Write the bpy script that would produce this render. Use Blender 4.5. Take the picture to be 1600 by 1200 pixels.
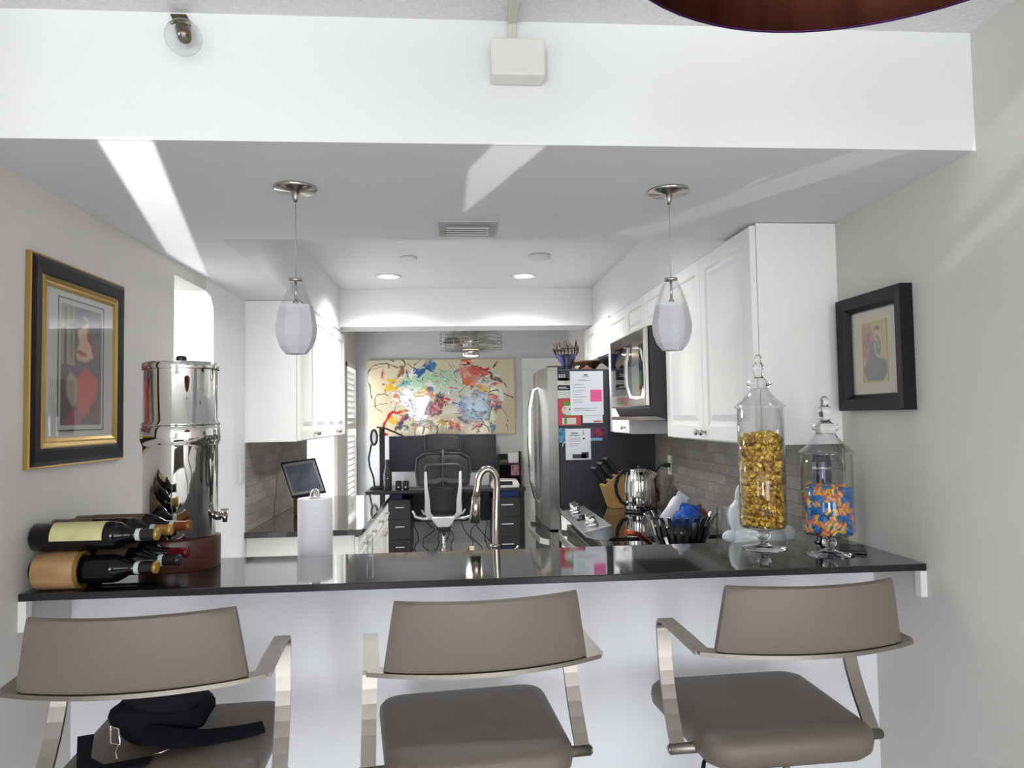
import bpy, bmesh, math, random
import numpy as np
from mathutils import Vector, Matrix
PI = math.pi
random.seed(7)
for o in list(bpy.data.objects): bpy.data.objects.remove(o)
SC = bpy.context.scene
COL = SC.collection

# ------------------------------------------------------------------ camera
cd = bpy.data.cameras.new('camera'); cam = bpy.data.objects.new('camera', cd); COL.objects.link(cam)
YAW, PITCH, ROLL = .0781, .0459, .0164
Fv = Vector((math.sin(YAW)*math.cos(PITCH), math.cos(YAW)*math.cos(PITCH), math.sin(PITCH)))
Rv = Vector((math.cos(YAW), -math.sin(YAW), 0)); Uv = Rv.cross(Fv)
c_, s_ = math.cos(ROLL), math.sin(ROLL)
R2 = Rv*c_ - Uv*s_; U2 = Uv*c_ + Rv*s_
M = Matrix((R2, U2, -Fv)).transposed().to_4x4(); M.translation = Vector((0, 0, 1.493))
cam.matrix_world = M
cd.sensor_width = 36; cd.lens = 36*1141.6/1600; cd.clip_start = .05; cd.clip_end = 60
SC.camera = cam
SC.view_settings.view_transform = 'Standard'; SC.view_settings.look = 'None'
SC.view_settings.gamma = 1; SC.view_settings.use_curve_mapping = False
SC.view_settings.exposure = 0.0

# ------------------------------------------------------------------ world and daylight
W = bpy.data.worlds.new('world'); SC.world = W; W.use_nodes = True
wn = W.node_tree.nodes; wl = W.node_tree.links
sky = wn.new('ShaderNodeTexSky'); sky.sky_type = 'NISHITA'; sky.sun_disc = False; sky.sun_elevation = math.radians(50)
wl.new(sky.outputs[0], wn['Background'].inputs[0]); wn['Background'].inputs[1].default_value = .18

def area(name, loc, rot, sx, sy, power, col=(1, 1, 1), spread=PI):
    d = bpy.data.lights.new(name, 'AREA'); d.shape = 'RECTANGLE'; d.size = sx; d.size_y = sy
    d.energy = power; d.color = col; d.spread = spread
    o = bpy.data.objects.new(name, d); COL.objects.link(o); o.location = loc; o.rotation_euler = rot
    return o
# daylight through the openings of the room behind the camera
area('daylight_left', (-1.2, -3.42, 1.55), (PI/2, 0, 0), .9, 1.5, 72, (.90, .96, 1))
area('daylight_right', (1.65, -3.42, 1.3), (PI/2, 0, 0), 2.7, 2.1, 112, (.97, .985, 1))
area('daylight_side', (-2.9, -1.2, 1.5), (PI/2, 0, -PI/2), 2.0, 1.6, 42, (.93, .97, 1))
# daylight in the hallway left of the kitchen and in the office, plus one added lamp
area('daylight_hall', (-2.3, 3.6, 2.28), (0, 0, 0), 1.2, 2.2, 75, (.95, .98, 1))
area('hall_jamb_fill', (-2.3, .62, 1.4), (PI/2, 0, 0), 1.6, 1.8, 65, (.95, .98, 1))  # added lamp with no window behind it, brightens the doorway jamb
area('daylight_office', (-1.02, 7.93, 1.35), (PI/2, 0, -PI/2), .6, 1.3, 7, (.95, .98, 1))

# sunlight thrown back up from the glossy floor behind the camera: a small lamp whose light node
# lets it through only in a few sharp-edged directions (a mask added to shape the patches)
GL = Vector((.45, -1.6, .35))
PATCHES = [  # corner points in the room, brightness
    ([(-.805, 1.706, 2.141), (-.685, 1.706, 2.141), (-1.09, 3.32, 2.141), (-1.09, 2.86, 2.141)], 2.3),
    ([(.097, 1.706, 2.141), (.226, 1.706, 2.141), (.036, 2.286, 2.141), (.041, 1.886, 2.141)], .85),
    ([(.836, 2.003, 2.141), (.838, 1.975, 2.141), (.862, 1.892, 2.141), (.858, 1.93, 2.141)], 1.1),
    ([(.588, 2.554, 2.141), (.606, 2.48, 2.141), (.622, 2.422, 2.141), (.610, 2.50, 2.141)], 1.1),
    ([(1.00, 1.706, 2.141), (1.15, 1.706, 2.141), (.68, 2.60, 2.141), (.60, 2.53, 2.141)], .2),
    ([(1.305, 1.25, 2.32), (1.305, 1.72, 2.16), (1.305, 1.80, 1.97), (1.305, 1.25, 2.20)], .6),
    ([(1.305, 1.25, 2.13), (1.305, 1.83, 1.895), (1.305, 1.86, 1.845), (1.305, 1.25, 2.085)], .6),
    ([(1.0, 2.62, 2.10), (1.0, 2.50, 2.04), (1.0, 2.49, 1.81), (1.0, 2.66, 1.74)], .6),
]
gd = bpy.data.lights.new('reflected_sun', 'POINT'); gd.shadow_soft_size = .006; gd.energy = 420; gd.color = (1, 1, .99)
go = bpy.data.objects.new('reflected_sun', gd); COL.objects.link(go); go.location = GL
gd.use_nodes = True
nt = gd.node_tree; em = nt.nodes['Emission']
tc = nt.nodes.new('ShaderNodeTexCoord')
def nmath(op, a, b=None, c=None):
    n = nt.nodes.new('ShaderNodeMath'); n.operation = op
    for i, v in enumerate((a, b, c)):
        if v is None: continue
        if hasattr(v, 'is_linked') or hasattr(v, 'links'): nt.links.new(v, n.inputs[i])
        else: n.inputs[i].default_value = v
    return n.outputs[0]
total = None
for pts, br in PATCHES:
    ds = [(Vector(p)-GL).normalized() for p in pts]
    cen = sum(ds, Vector()).normalized(); prod = None
    for i in range(len(ds)):
        n_ = ds[i].cross(ds[(i+1) % len(ds)])
        if n_.length < 1e-5: continue
        n_.normalize()
        if n_.dot(cen) < 0: n_ = -n_
        vm = nt.nodes.new('ShaderNodeVectorMath'); vm.operation = 'DOT_PRODUCT'
        nt.links.new(tc.outputs['Normal'], vm.inputs[0]); vm.inputs[1].default_value = n_
        mr = nmath('MULTIPLY_ADD', vm.outputs['Value'], 450.0, .5); mr.node.use_clamp = True
        prod = mr if prod is None else nmath('MULTIPLY', prod, mr)
    d2 = sum(((Vector(p)-GL).length_squared for p in pts))/len(pts)
    prod = nmath('MULTIPLY', prod, br*d2/12.0)
    total = prod if total is None else nmath('ADD', total, prod)
nt.links.new(total, em.inputs['Strength'])

# ------------------------------------------------------------------ helpers
def srgb(r, g, b):
    f = lambda c: (c/255/12.92) if c/255 <= .04045 else ((c/255+.055)/1.055)**2.4
    return (f(r), f(g), f(b))
def P(name, col, rough=.5, metal=0, bump=0, bscale=200, var=0, vscale=8, spec=.5, coat=0, trans=0, ior=1.45, emit=None, es=0, aniso=0, alpha=1, stretch=None):
    m = bpy.data.materials.new(name); m.use_nodes = True; N = m.node_tree.nodes; L = m.node_tree.links
    b = N['Principled BSDF']; b.inputs['Base Color'].default_value = (*col, 1)
    b.inputs['Roughness'].default_value = rough; b.inputs['Metallic'].default_value = metal
    b.inputs['Specular IOR Level'].default_value = spec; b.inputs['Coat Weight'].default_value = coat
    b.inputs['Coat Roughness'].default_value = .05
    b.inputs['Transmission Weight'].default_value = trans; b.inputs['IOR'].default_value = ior
    b.inputs['Alpha'].default_value = alpha
    b.inputs['Anisotropic'].default_value = aniso
    if emit: b.inputs['Emission Color'].default_value = (*emit, 1); b.inputs['Emission Strength'].default_value = es
    t = N.new('ShaderNodeTexCoord'); src = t.outputs['Object']
    if stretch:
        mp = N.new('ShaderNodeMapping'); mp.inputs['Scale'].default_value = stretch; L.new(src, mp.inputs[0]); src = mp.outputs[0]
    if bump:
        n = N.new('ShaderNodeTexNoise'); n.inputs['Scale'].default_value = bscale; n.inputs['Detail'].default_value = 3
        L.new(src, n.inputs['Vector'])
        bp = N.new('ShaderNodeBump'); bp.inputs['Strength'].default_value = bump; bp.inputs['Distance'].default_value = .003
        L.new(n.outputs[0], bp.inputs['Height']); L.new(bp.outputs[0], b.inputs['Normal'])
    if var:
        n = N.new('ShaderNodeTexNoise'); n.inputs['Scale'].default_value = vscale; n.inputs['Detail'].default_value = 4
        L.new(src, n.inputs['Vector'])
        r = N.new('ShaderNodeValToRGB'); r.color_ramp.elements[0].position = .3; r.color_ramp.elements[1].position = .7
        r.color_ramp.elements[0].color = (*[c*(1-var) for c in col], 1); r.color_ramp.elements[1].color = (*[min(1, c*(1+var)) for c in col], 1)
        L.new(n.outputs[0], r.inputs[0]); L.new(r.outputs[0], b.inputs['Base Color'])
    return m
def thin_glass(name, tint=(.97, .98, .98), boost=1.0):
    m = bpy.data.materials.new(name); m.use_nodes = True; N = m.node_tree.nodes; L = m.node_tree.links
    N.remove(N['Principled BSDF'])
    tr = N.new('ShaderNodeBsdfTransparent'); tr.inputs[0].default_value = (*tint, 1)
    gl = N.new('ShaderNodeBsdfGlossy'); gl.inputs['Roughness'].default_value = .02
    # Fresnel reflectance, the same from either side of the pane
    lw = N.new('ShaderNodeLayerWeight'); lw.inputs[0].default_value = .5
    pw_ = N.new('ShaderNodeMath'); pw_.operation = 'POWER'; pw_.inputs[1].default_value = 4.0; L.new(lw.outputs['Facing'], pw_.inputs[0])
    mx = N.new('ShaderNodeMixShader'); mu = N.new('ShaderNodeMath'); mu.operation = 'MULTIPLY_ADD'; mu.inputs[1].default_value = .8*boost; mu.inputs[2].default_value = .045*boost; mu.use_clamp = True
    L.new(pw_.outputs[0], mu.inputs[0]); L.new(mu.outputs[0], mx.inputs[0]); L.new(tr.outputs[0], mx.inputs[1]); L.new(gl.outputs[0], mx.inputs[2])
    L.new(mx.outputs[0], N['Material Output'].inputs[0])
    return m
def vcol_mat(name, rough=.4, coat=0, spec=.5):
    m = P(name, (1, 1, 1), rough, coat=coat, spec=spec); N = m.node_tree.nodes
    a = N.new('ShaderNodeAttribute'); a.attribute_name = 'Col'
    m.node_tree.links.new(a.outputs['Color'], N['Principled BSDF'].inputs['Base Color'])
    return m

class MB:
    """collects shapes in one mesh"""
    def __init__(s): s.bm = bmesh.new()
    def _m(s, vs, mi):
        for v in vs:
            for f in v.link_faces: f.material_index = mi
    def box(s, x0, x1, y0, y1, z0, z1, bev=0, mat=None, mi=0):
        g = bmesh.ops.create_cube(s.bm, size=1); vs = g['verts']
        for v in vs: v.co = Vector(((x0+x1)/2+v.co.x*(x1-x0), (y0+y1)/2+v.co.y*(y1-y0), (z0+z1)/2+v.co.z*(z1-z0)))
        if mat is not None:
            for v in vs: v.co = mat @ v.co
        s._m(vs, mi)
        if bev:
            es = list({e for v in vs for e in v.link_edges})
            r = bmesh.ops.bevel(s.bm, geom=es, offset=bev, segments=2, affect='EDGES', profile=.5)
        return s
    def lathe(s, prof, c=(0, 0, 0), n=32, axis='Z', mi=0, a0=0, a1=2*PI, mat=None):
        full = abs(a1-a0-2*PI) < 1e-6; rings = []
        for r, h in prof:
            ring = []
            for i in range(n if full else n+1):
                a = a0+(a1-a0)*i/n; x, y = r*math.cos(a), r*math.sin(a)
                p = {'Z': Vector((x, y, h)), 'X': Vector((h, x, y)), 'Y': Vector((x, h, -y))}[axis]
                if mat is not None: p = mat @ p
                ring.append(s.bm.verts.new(p+Vector(c)))
                if r < 1e-6: break
            rings.append(ring)
        for A, B in zip(rings, rings[1:]):
            k = max(len(A), len(B)); m_ = k if full else k-1
            for i in range(m_):
                j = (i+1) % k
                q = [A[i] if len(A) > 1 else A[0], A[j] if len(A) > 1 else A[0], B[j] if len(B) > 1 else B[0], B[i] if len(B) > 1 else B[0]]
                u = []
                for v in q:
                    if v not in u: u.append(v)
                if len(u) > 2:
                    try: f = s.bm.faces.new(u); f.material_index = mi; f.smooth = True
                    except ValueError: pass
        return s
    def cyl(s, p0, p1, r0, r1=None, n=20, mi=0, cap=True):
        r1 = r0 if r1 is None else r1; p0, p1 = Vector(p0), Vector(p1); d = p1-p0
        q = Vector((0, 0, 1)).rotation_difference(d.normalized()).to_matrix()
        pr = [(r0, 0), (r1, d.length)]
        if cap: pr = [(0, 0)]+pr+[(0, d.length)]
        return s.lathe(pr, p0, n, 'Z', mi, mat=q)
    def tube(s, pts, r, n=8, mi=0, closed=False):
        pts = [Vector(p) for p in pts]; rings = []; k = len(pts); up = None
        for i, p in enumerate(pts):
            a = pts[i-1] if (i or closed) else p; b = pts[(i+1) % k] if (i < k-1 or closed) else p
            t = (b-a).normalized()
            if up is None: up = Vector((0, 0, 1)) if abs(t.z) < .9 else Vector((1, 0, 0))
            x = t.cross(up).normalized(); up = x.cross(t).normalized()
            rr = r[i] if isinstance(r, (list, tuple)) else r
            rings.append([s.bm.verts.new(p+(x*math.cos(2*PI*j/n)+up*math.sin(2*PI*j/n))*rr) for j in range(n)])
        pairs = list(zip(rings, rings[1:])); 
        if closed: pairs.append((rings[-1], rings[0]))
        for A, B in pairs:
            for j in range(n):
                f = s.bm.faces.new((A[j], A[(j+1) % n], B[(j+1) % n], B[j])); f.smooth = True; f.material_index = mi
        if not closed:
            for A in (rings[0], rings[-1]):
                f = s.bm.faces.new(A); f.material_index = mi
        return s
    def ribbon(s, path, t, mi=0):
        """flat bar: path = [(centre, width vector)], t = thickness"""
        R = []; k = len(path)
        for i, (p, w) in enumerate(path):
            p, w = Vector(p), Vector(w); a = Vector(path[max(i-1, 0)][0]); b = Vector(path[min(i+1, k-1)][0])
            n = (b-a).cross(w).normalized()*t/2
            R.append([s.bm.verts.new(p+q) for q in (w/2+n, -w/2+n, -w/2-n, w/2-n)])
        for A, B in zip(R, R[1:]):
            for j in range(4):
                f = s.bm.faces.new((A[j], A[(j+1) % 4], B[(j+1) % 4], B[j])); f.material_index = mi
        for A in (R[0], R[-1]): s.bm.faces.new(A).material_index = mi
        return s
    def prism(s, poly, d0, d1, axis='Y', mi=0, mat=None, bev=0):
        """poly in the plane across the axis, extruded d0..d1. axis X: (y,z), Y: (x,z), Z: (x,y)"""
        def pt(a, b, d):
            p = {'X': Vector((d, a, b)), 'Y': Vector((a, d, b)), 'Z': Vector((a, b, d))}[axis]
            return mat @ p if mat is not None else p
        A = [s.bm.verts.new(pt(a, b, d0)) for a, b in poly]; B = [s.bm.verts.new(pt(a, b, d1)) for a, b in poly]
        fs = [s.bm.faces.new(A), s.bm.faces.new(B[::-1])]; k = len(poly)
        for i in range(k): fs.append(s.bm.faces.new((A[i], B[i], B[(i+1) % k], A[(i+1) % k])))
        for f in fs: f.material_index = mi
        if bev:
            bmesh.ops.bevel(s.bm, geom=list({e for f in fs for e in f.edges}), offset=bev, segments=2, affect='EDGES', profile=.5)
        return s
    def sph(s, c, r, sc=(1, 1, 1), n=16, mi=0, mat=None):
        m = Matrix.Translation(c) @ (mat.to_4x4() if mat is not None else Matrix()) @ Matrix.Diagonal((*[r*k for k in sc], 1))
        g = bmesh.ops.create_uvsphere(s.bm, u_segments=n, v_segments=max(6, n//2), radius=1, matrix=m)
        for v in g['verts']:
            for f in v.link_faces: f.smooth = True; f.material_index = mi
        return s
    def quadslab(s, cs, t, mi=0):
        """slab whose front face has the four corner points cs, thickened backwards (away from the viewer side)"""
        cs = [Vector(c) for c in cs]; n = (cs[1]-cs[0]).cross(cs[2]-cs[1]).normalized()
        if n.y < 0: n = -n
        A = [s.bm.verts.new(c) for c in cs]; B = [s.bm.verts.new(c+n*t) for c in cs]
        fs = [s.bm.faces.new(A), s.bm.faces.new(B[::-1])]+[s.bm.faces.new((A[i], B[i], B[(i+1) % 4], A[(i+1) % 4])) for i in range(4)]
        for f in fs: f.material_index = mi
        return s
    def build(s, name, mats, parent=None, smooth=False, auto=False):
        bmesh.ops.recalc_face_normals(s.bm, faces=s.bm.faces)
        me = bpy.data.meshes.new(name); s.bm.to_mesh(me); s.bm.free()
        for m in (mats if isinstance(mats, (list, tuple)) else [mats]): me.materials.append(m)
        if smooth:
            for p in me.polygons: p.use_smooth = True
        if auto: me.set_sharp_from_angle(angle=math.radians(auto))
        o = bpy.data.objects.new(name, me); COL.objects.link(o)
        if parent:
            o.parent = parent
            o.matrix_parent_inverse = Matrix.Translation(parent.location).inverted() if parent.get('_w') else Matrix()
        return o
def tag(o, label, cat, group=None, kind=None):
    if label: o['label'] = label
    if cat: o['category'] = cat
    if group: o['group'] = group
    if kind: o['kind'] = kind
    return o
def thing(name, label, cat, loc=(0, 0, 0), rz=0, group=None):
    """an Empty at the thing's base; world-space parts: rz = 0 and parts built in world coordinates get shifted"""
    o = bpy.data.objects.new(name, None); COL.objects.link(o); o.empty_display_size = .05
    o.location = loc; o.rotation_euler = (0, 0, rz)
    return tag(o, label, cat, group)
def wpart(mb, name, mats, parent, **k):
    """part built in world coordinates under an Empty with no rotation"""
    root = parent
    while root.parent: root = root.parent
    if parent is root: bmesh.ops.translate(mb.bm, verts=mb.bm.verts, vec=-Vector(root.location))
    else: bmesh.ops.translate(mb.bm, verts=mb.bm.verts, vec=-Vector(root.location))
    return mb.build(name, mats, parent, **k)
def struct(mb, name, mats, label=None, **k):
    o = mb.build(name, mats, **k); o['kind'] = 'structure'
    if label: o['label'] = label
    return o
def copy_tree(o, parent=None):
    c = o.copy(); COL.objects.link(c)
    if parent: c.parent = parent
    for ch in list(o.children): copy_tree(ch, c)
    return c

# ------------------------------------------------------------------ materials
white = P('white_paint', (.84, .845, .85), .6, bump=.15, bscale=260)
white_semi = P('white_semigloss', (.82, .81, .79), .35)
cabw = P('cabinet_white', (.89, .885, .86), .32)
greige = P('greige_wall', (.66, .635, .605), .65, bump=.2, bscale=240)
popcorn = P('popcorn_ceiling', (.80, .80, .80), .9, bump=1.0, bscale=110, var=.06, vscale=140)
ceilw = P('ceiling_white', (.74, .745, .76), .75, bump=.25, bscale=160)
granite = P('black_granite', (.014, .014, .015), .05, var=.7, vscale=420, spec=1.0, coat=.5)
gran_edge = P('granite_edge', (.010, .011, .014), .35, var=.6, vscale=300)
steel = P('brushed_steel', (.55, .54, .52), .28, 1, bump=.08, bscale=60, stretch=(1, 1, 40))
nickel = P('nickel', (.50, .47, .43), .22, 1)
satin = P('satin_nickel', (.30, .275, .245), .36, 1, bump=.1, bscale=90, stretch=(30, 1, 1))
chrome = P('chrome', (.48, .48, .48), .12, 1)
mirror = P('polished_steel', (.80, .79, .77), .045, 1)
darksteel = P('dark_stainless', (.20, .19, .18), .22, 1)
blackp = P('black_plastic', (.012, .012, .014), .35)
blackm = P('black_matte', (.016, .016, .018), .7)
fridge_side = P('fridge_side', (.028, .031, .037), .45, bump=.1, bscale=400)
blackglass = P('black_glass', (.006, .006, .007), .04, spec=.8)
leather = P('taupe_leather', (.142, .116, .092), .42, bump=.35, bscale=420)
paper = P('paper', (.78, .80, .86), .7)
ink = P('ink', (.18, .19, .24), .8)
glass = thin_glass('clear_glass', (.985, .99, .99), 1.3)
sglass = P('solid_glass', (1, 1, 1), .02, trans=1, ior=1.45)
floor_m = P('floor_tile', (.62, .61, .60), .35, var=.08, vscale=3)

def tile_mat():
    m = P('mosaic_tile', (.3, .29, .27), .4); N = m.node_tree.nodes; L = m.node_tree.links; b = N['Principled BSDF']
    t = N.new('ShaderNodeTexCoord'); sp = N.new('ShaderNodeSeparateXYZ'); cb = N.new('ShaderNodeCombineXYZ')
    L.new(t.outputs['Object'], sp.inputs[0]); L.new(sp.outputs['Y'], cb.inputs['X']); L.new(sp.outputs['Z'], cb.inputs['Y'])
    k = N.new('ShaderNodeTexBrick'); k.inputs['Scale'].default_value = 1
    k.inputs['Brick Width'].default_value = .15; k.inputs['Row Height'].default_value = .05; k.inputs['Mortar Size'].default_value = .0018
    k.inputs['Color1'].default_value = (*srgb(152, 146, 138), 1); k.inputs['Color2'].default_value = (*srgb(122, 116, 108), 1)
    k.inputs['Mortar'].default_value = (*srgb(110, 106, 100), 1); k.inputs['Bias'].default_value = -.1; k.offset = .37
    L.new(cb.outputs[0], k.inputs['Vector'])
    n = N.new('ShaderNodeTexNoise'); n.inputs['Scale'].default_value = 30; n.inputs['Detail'].default_value = 4
    mp = N.new('ShaderNodeMapping'); mp.inputs['Scale'].default_value = (1, 1, 4); L.new(t.outputs['Object'], mp.inputs[0]); L.new(mp.outputs[0], n.inputs['Vector'])
    mx = N.new('ShaderNodeMix'); mx.data_type = 'RGBA'; mx.blend_type = 'OVERLAY'; mx.inputs[0].default_value = .45
    L.new(k.outputs['Color'], mx.inputs[6]); L.new(n.outputs[0], mx.inputs[7]); L.new(mx.outputs[2], b.inputs['Base Color'])
    return m
tiles = tile_mat()

# ------------------------------------------------------------------ the setting
XL, XR = -1.11, 1.305
YB = 1.706            # face of the ceiling bulkhead
ZL, ZH = 2.141, 2.441
FW = 8.3              # far wall of the office
struct(MB().box(-3.2, 3.2, -3.6, 8.6, -.1, 0), 'floor', floor_m)
# dining room ceiling and kitchen / office ceilings
struct(MB().box(-3.2, 3.2, -3.6, YB, ZH, ZH+.1), 'ceiling', popcorn, 'textured dining room ceiling')
struct(MB().box(XL-.12, XR+.12, 2.64, 5.31, ZH, ZH+.1), 'ceiling.001', ceilw, 'raised white kitchen ceiling')
struct(MB().box(XL-.12, XR+.12, 5.31, FW+.3, 2.5, 2.6), 'ceiling.002', ceilw, 'office ceiling beyond the kitchen')
struct(MB().box(XL, XR, YB, 2.64, ZL, 2.54), 'trim_1', ceilw, 'white bulkhead across the front of the kitchen')
struct(MB().box(XL, XR, YB-.004, YB, ZL, ZH), 'trim_8', white, 'smooth white face of the front bulkhead')
struct(MB().box(XL, -.82, 2.64, 5.31, ZL, ZH), 'trim_2', ceilw, 'soffit above the left wall cabinets')
struct(MB().box(1.02, XR, 2.64, 5.31, ZL, ZH), 'trim_3', ceilw, 'soffit above the right wall cabinets')
struct(MB().box(XL, XR, 5.31, 5.60, 2.165, 2.5), 'trim_4', white, 'white beam between kitchen and office')
# walls
TH = .12
lw = MB()
lw.box(XL-TH, XL, .35, 2.985, 0, 2.54)
lw.box(XL-TH, XL, 2.985, 3.36, 2.085, 2.54)
kwl = MB().prism([(3.36, 2.085), (3.42, 2.07), (3.455, 2.03), (3.465, 1.98), (3.465, 0), (5.55, 0), (5.55, 2.54), (3.36, 2.54)], XL-TH, XL, 'X')
struct(kwl, 'wall_left.001', white, 'white kitchen stretch of the left wall beyond the doorway')
lw.box(XL-TH, XL, 5.55, 7.0, 0, .3); lw.box(XL-TH, XL, 5.55, 7.0, 2.05, 2.6)
lw.box(XL-TH, XL, 7.0, 7.58, 0, 2.6); lw.box(XL-TH, XL, 7.58, 8.26, 0, .3); lw.box(XL-TH, XL, 7.58, 8.26, 2.07, 2.6)
lw.box(XL-TH, XL, 8.26, FW+.1, 0, 2.6)
struct(lw, 'wall_left', greige)
struct(MB().box(XR, XR+TH, .35, FW+.1, 0, 2.6), 'wall_right', greige)
struct(MB().box(XL-TH, XR+TH, FW, FW+.12, 0, 2.6), 'wall_far', P('office_wall', (.64, .64, .65), .7, bump=.15))
struct(MB().box(XL, XR, 2.228, 2.37, 0, 1.047), 'wall_front', P('half_wall_paint', (.82, .82, .86), .6, bump=.15, bscale=260), 'white half wall under the bar top')
# room behind the camera, open to daylight
dk = P('room_behind', (.55, .52, .48), .8)
bw = MB()
bw.box(-3.2, -1.65, -3.6, -3.5, 0, 2.54); bw.box(-.75, .3, -3.6, -3.5, 0, 2.54); bw.box(3.0, 3.2, -3.6, -3.5, 0, 2.54)
bw.box(-1.65, -.75, -3.6, -3.5, 0, .8); bw.box(-1.65, -.75, -3.6, -3.5, 2.3, 2.54); bw.box(.3, 3.0, -3.6, -3.5, 0, .25); bw.box(.3, 3.0, -3.6, -3.5, 2.35, 2.54)
struct(bw, 'wall_back', dk)
struct(MB().box(-3.2, -3.1, -3.6, .35, 0, 2.54), 'wall_side', dk)
struct(MB().box(3.1, 3.2, -3.6, .35, 0, 2.54), 'wall_side.001', dk)
struct(MB().box(-3.2, XL-TH, .35, .47, 0, 2.54), 'wall_side.002', dk)
struct(MB().box(XR+TH, 3.2, .35, .47, 0, 2.54), 'wall_side.003', dk)
# hallway seen through the doorway in the left wall
hw = P('hall_white', (.86, .87, .87), .6)
struct(MB().box(-3.7, -3.6, .47, 5.5, 0, 2.54).box(-3.6, XL-TH, 5.4, 5.5, 0, 2.54).box(-3.6, -3.5, .47, .57, 0, 2.54), 'wall_hall', hw)
struct(MB().box(-3.7, XL-TH, .47, 5.5, 2.44, 2.54), 'ceiling.003', hw, 'bright hallway ceiling beyond the left doorway')
struct(MB().box(-3.7, -3.2, .35, 5.5, -.1, 0), 'floor.001', floor_m)
struct(MB().box(-3.0, -2.94, .6, 5.4, 2.30, 2.44).box(-3.0, XL-TH, 4.95, 5.02, 2.30, 2.44), 'trim_5', hw, 'white beam across the hallway ceiling')
# doorway casing edge
struct(MB().box(1.287, XR, 1.965, 1.99, .975, 1.047), 'trim_6', white_semi, 'white support cleat under the right end of the bar')
struct(MB().box(XL, -1.090, 1.965, 1.99, .970, 1.047), 'trim_7', white_semi, 'white support cleat under the left end of the bar')
# backsplashes
struct(MB().box(1.295, XR, 2.372, 4.69, .915, 1.386), 'backsplash', tiles, 'grey mosaic tile backsplash on the right wall')
struct(MB().box(XL, -1.10, 3.97, 5.54, .915, 1.384), 'backsplash.001', tiles, 'grey mosaic tile backsplash on the left wall')
# glowing white panel and shuttered office window
lit = P('white_glow', (.85, .87, .9), .6, emit=(.93, .97, 1), es=.75)  # white panel material given its own emission
struct(MB().box(XL-.05, XL-.03, 5.55, 7.0, .3, 2.05), 'white_panel', lit, 'glowing white panel beyond the left wall cabinets')
w2 = struct(MB().box(XL-.11, XL-.10, 7.58, 8.26, .3, 2.07), 'window_2', P('window_pane', (.9, .95, 1), .3, emit=(.93, .97, 1), es=2.2), 'shuttered office window')
sh = MB()
fr = MB().box(XL-.06, XL+.012, 7.56, 7.60, .3, 2.09).box(XL-.06, XL+.012, 8.22, 8.27, .3, 2.09).box(XL-.06, XL+.012, 7.56, 8.27, 2.05, 2.10).box(XL-.06, XL+.012, 7.56, 8.27, .28, .34).box(XL-.06, XL+.012, 7.6, 8.22, 1.40, 1.46)
fr.build('shutter_frame', white_semi, w2)
z = .38
while z < 2.03:
    if not 1.37 < z < 1.49: sh.box(-.028, .028, 7.6, 8.22, -.004, .004, mat=Matrix.Translation((XL-.03, 0, z)) @ Matrix.Rotation(-.75, 4, 'Y'))
    z += .062
sh.build('slat', white_semi, w2)
# door in the far wall
d1 = struct(MB().box(.83, 1.24, FW-.02, FW-.001, 0, 2.04), 'door_1', white_semi, 'white door in the far office wall')
MB().box(.765, .83, FW-.03, FW-.001, 0, 2.04, .004).box(1.24, 1.3, FW-.03, FW-.001, 0, 2.04, .004).box(.765, 1.3, FW-.03, FW-.001, 2.04, 2.17, .006).build('door_frame', white_semi, d1)
struct(MB().box(XL, .765, FW-.015, FW-.001, 0, .1), 'baseboard_far', white_semi)

# ------------------------------------------------------------------ cabinets
def raised(mb, mapf, a0, a1, b0, b1, t=.02, fr=.055):
    """a raised-panel door; mapf(a, b, d) gives world points, d = outwards"""
    w = min(a1-a0, b1-b0); fr = min(fr, w*.22); g = fr*.35
    rings = [(0, -t), (0, -.002), (.002, 0), (fr, 0), (fr+g*.35, -.007), (fr+g, -.008), (fr+g*2.3, -.0015)]
    R = []
    for i, d in rings:
        R.append([mb.bm.verts.new(mapf(a, b, d)) for a, b in ((a0+i, b0+i), (a1-i, b0+i), (a1-i, b1-i), (a0+i, b1-i))])
    for A, B in zip(R, R[1:]):
        for j in range(4): mb.bm.faces.new((A[j], A[(j+1) % 4], B[(j+1) % 4], B[j]))
    mb.bm.faces.new(R[0]); mb.bm.faces.new(R[-1])
    return mb
def knob(mb, p, d, r=.014):
    q = Vector((0, 0, 1)).rotation_difference(Vector(d)).to_matrix()
    return mb.lathe([(0, 0), (r*.55, 0), (r*.45, .004), (r*.35, .012), (r*.75, .017), (r, .022), (r*.85, .028), (0, .030)], p, 14, 'Z', mat=q)
R_ = lambda x: (lambda a, b, d: Vector((x-d, a, b)))     # faces -X (right-hand cabinets)
L_ = lambda x: (lambda a, b, d: Vector((x+d, a, b)))     # faces +X (left-hand cabinets)
def cabinet(name, label, x0, x1, y0, y1, z0, z1, face, doors, knobs, group=None, fr=.055):
    t = thing(name, label, 'cabinet', ((x0+x1)/2, (y0+y1)/2, z0), 0, group)
    wpart(MB().box(x0, x1, y0, y1, z0, z1, .0015), 'body', cabw, t)
    xf = x0 if face < 0 else x1; mp = (R_ if face < 0 else L_)(xf-.022 if face < 0 else xf+.022)
    for (a0, a1, b0, b1), kn in zip(doors, knobs):
        low = b1-b0 < .2
        d = wpart(raised(MB(), mp, a0+.0015, a1-.0015, b0+.0015, b1-.0015, fr=fr), 'drawer' if low and name.startswith('base') else 'door', cabw, t)
        if kn:
            k = MB(); knob(k, (xf+.022*face, kn[0], kn[1]), (face, 0, 0)); wpart(k, 'knob', nickel, d)
    return t
zt = ZL
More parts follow.
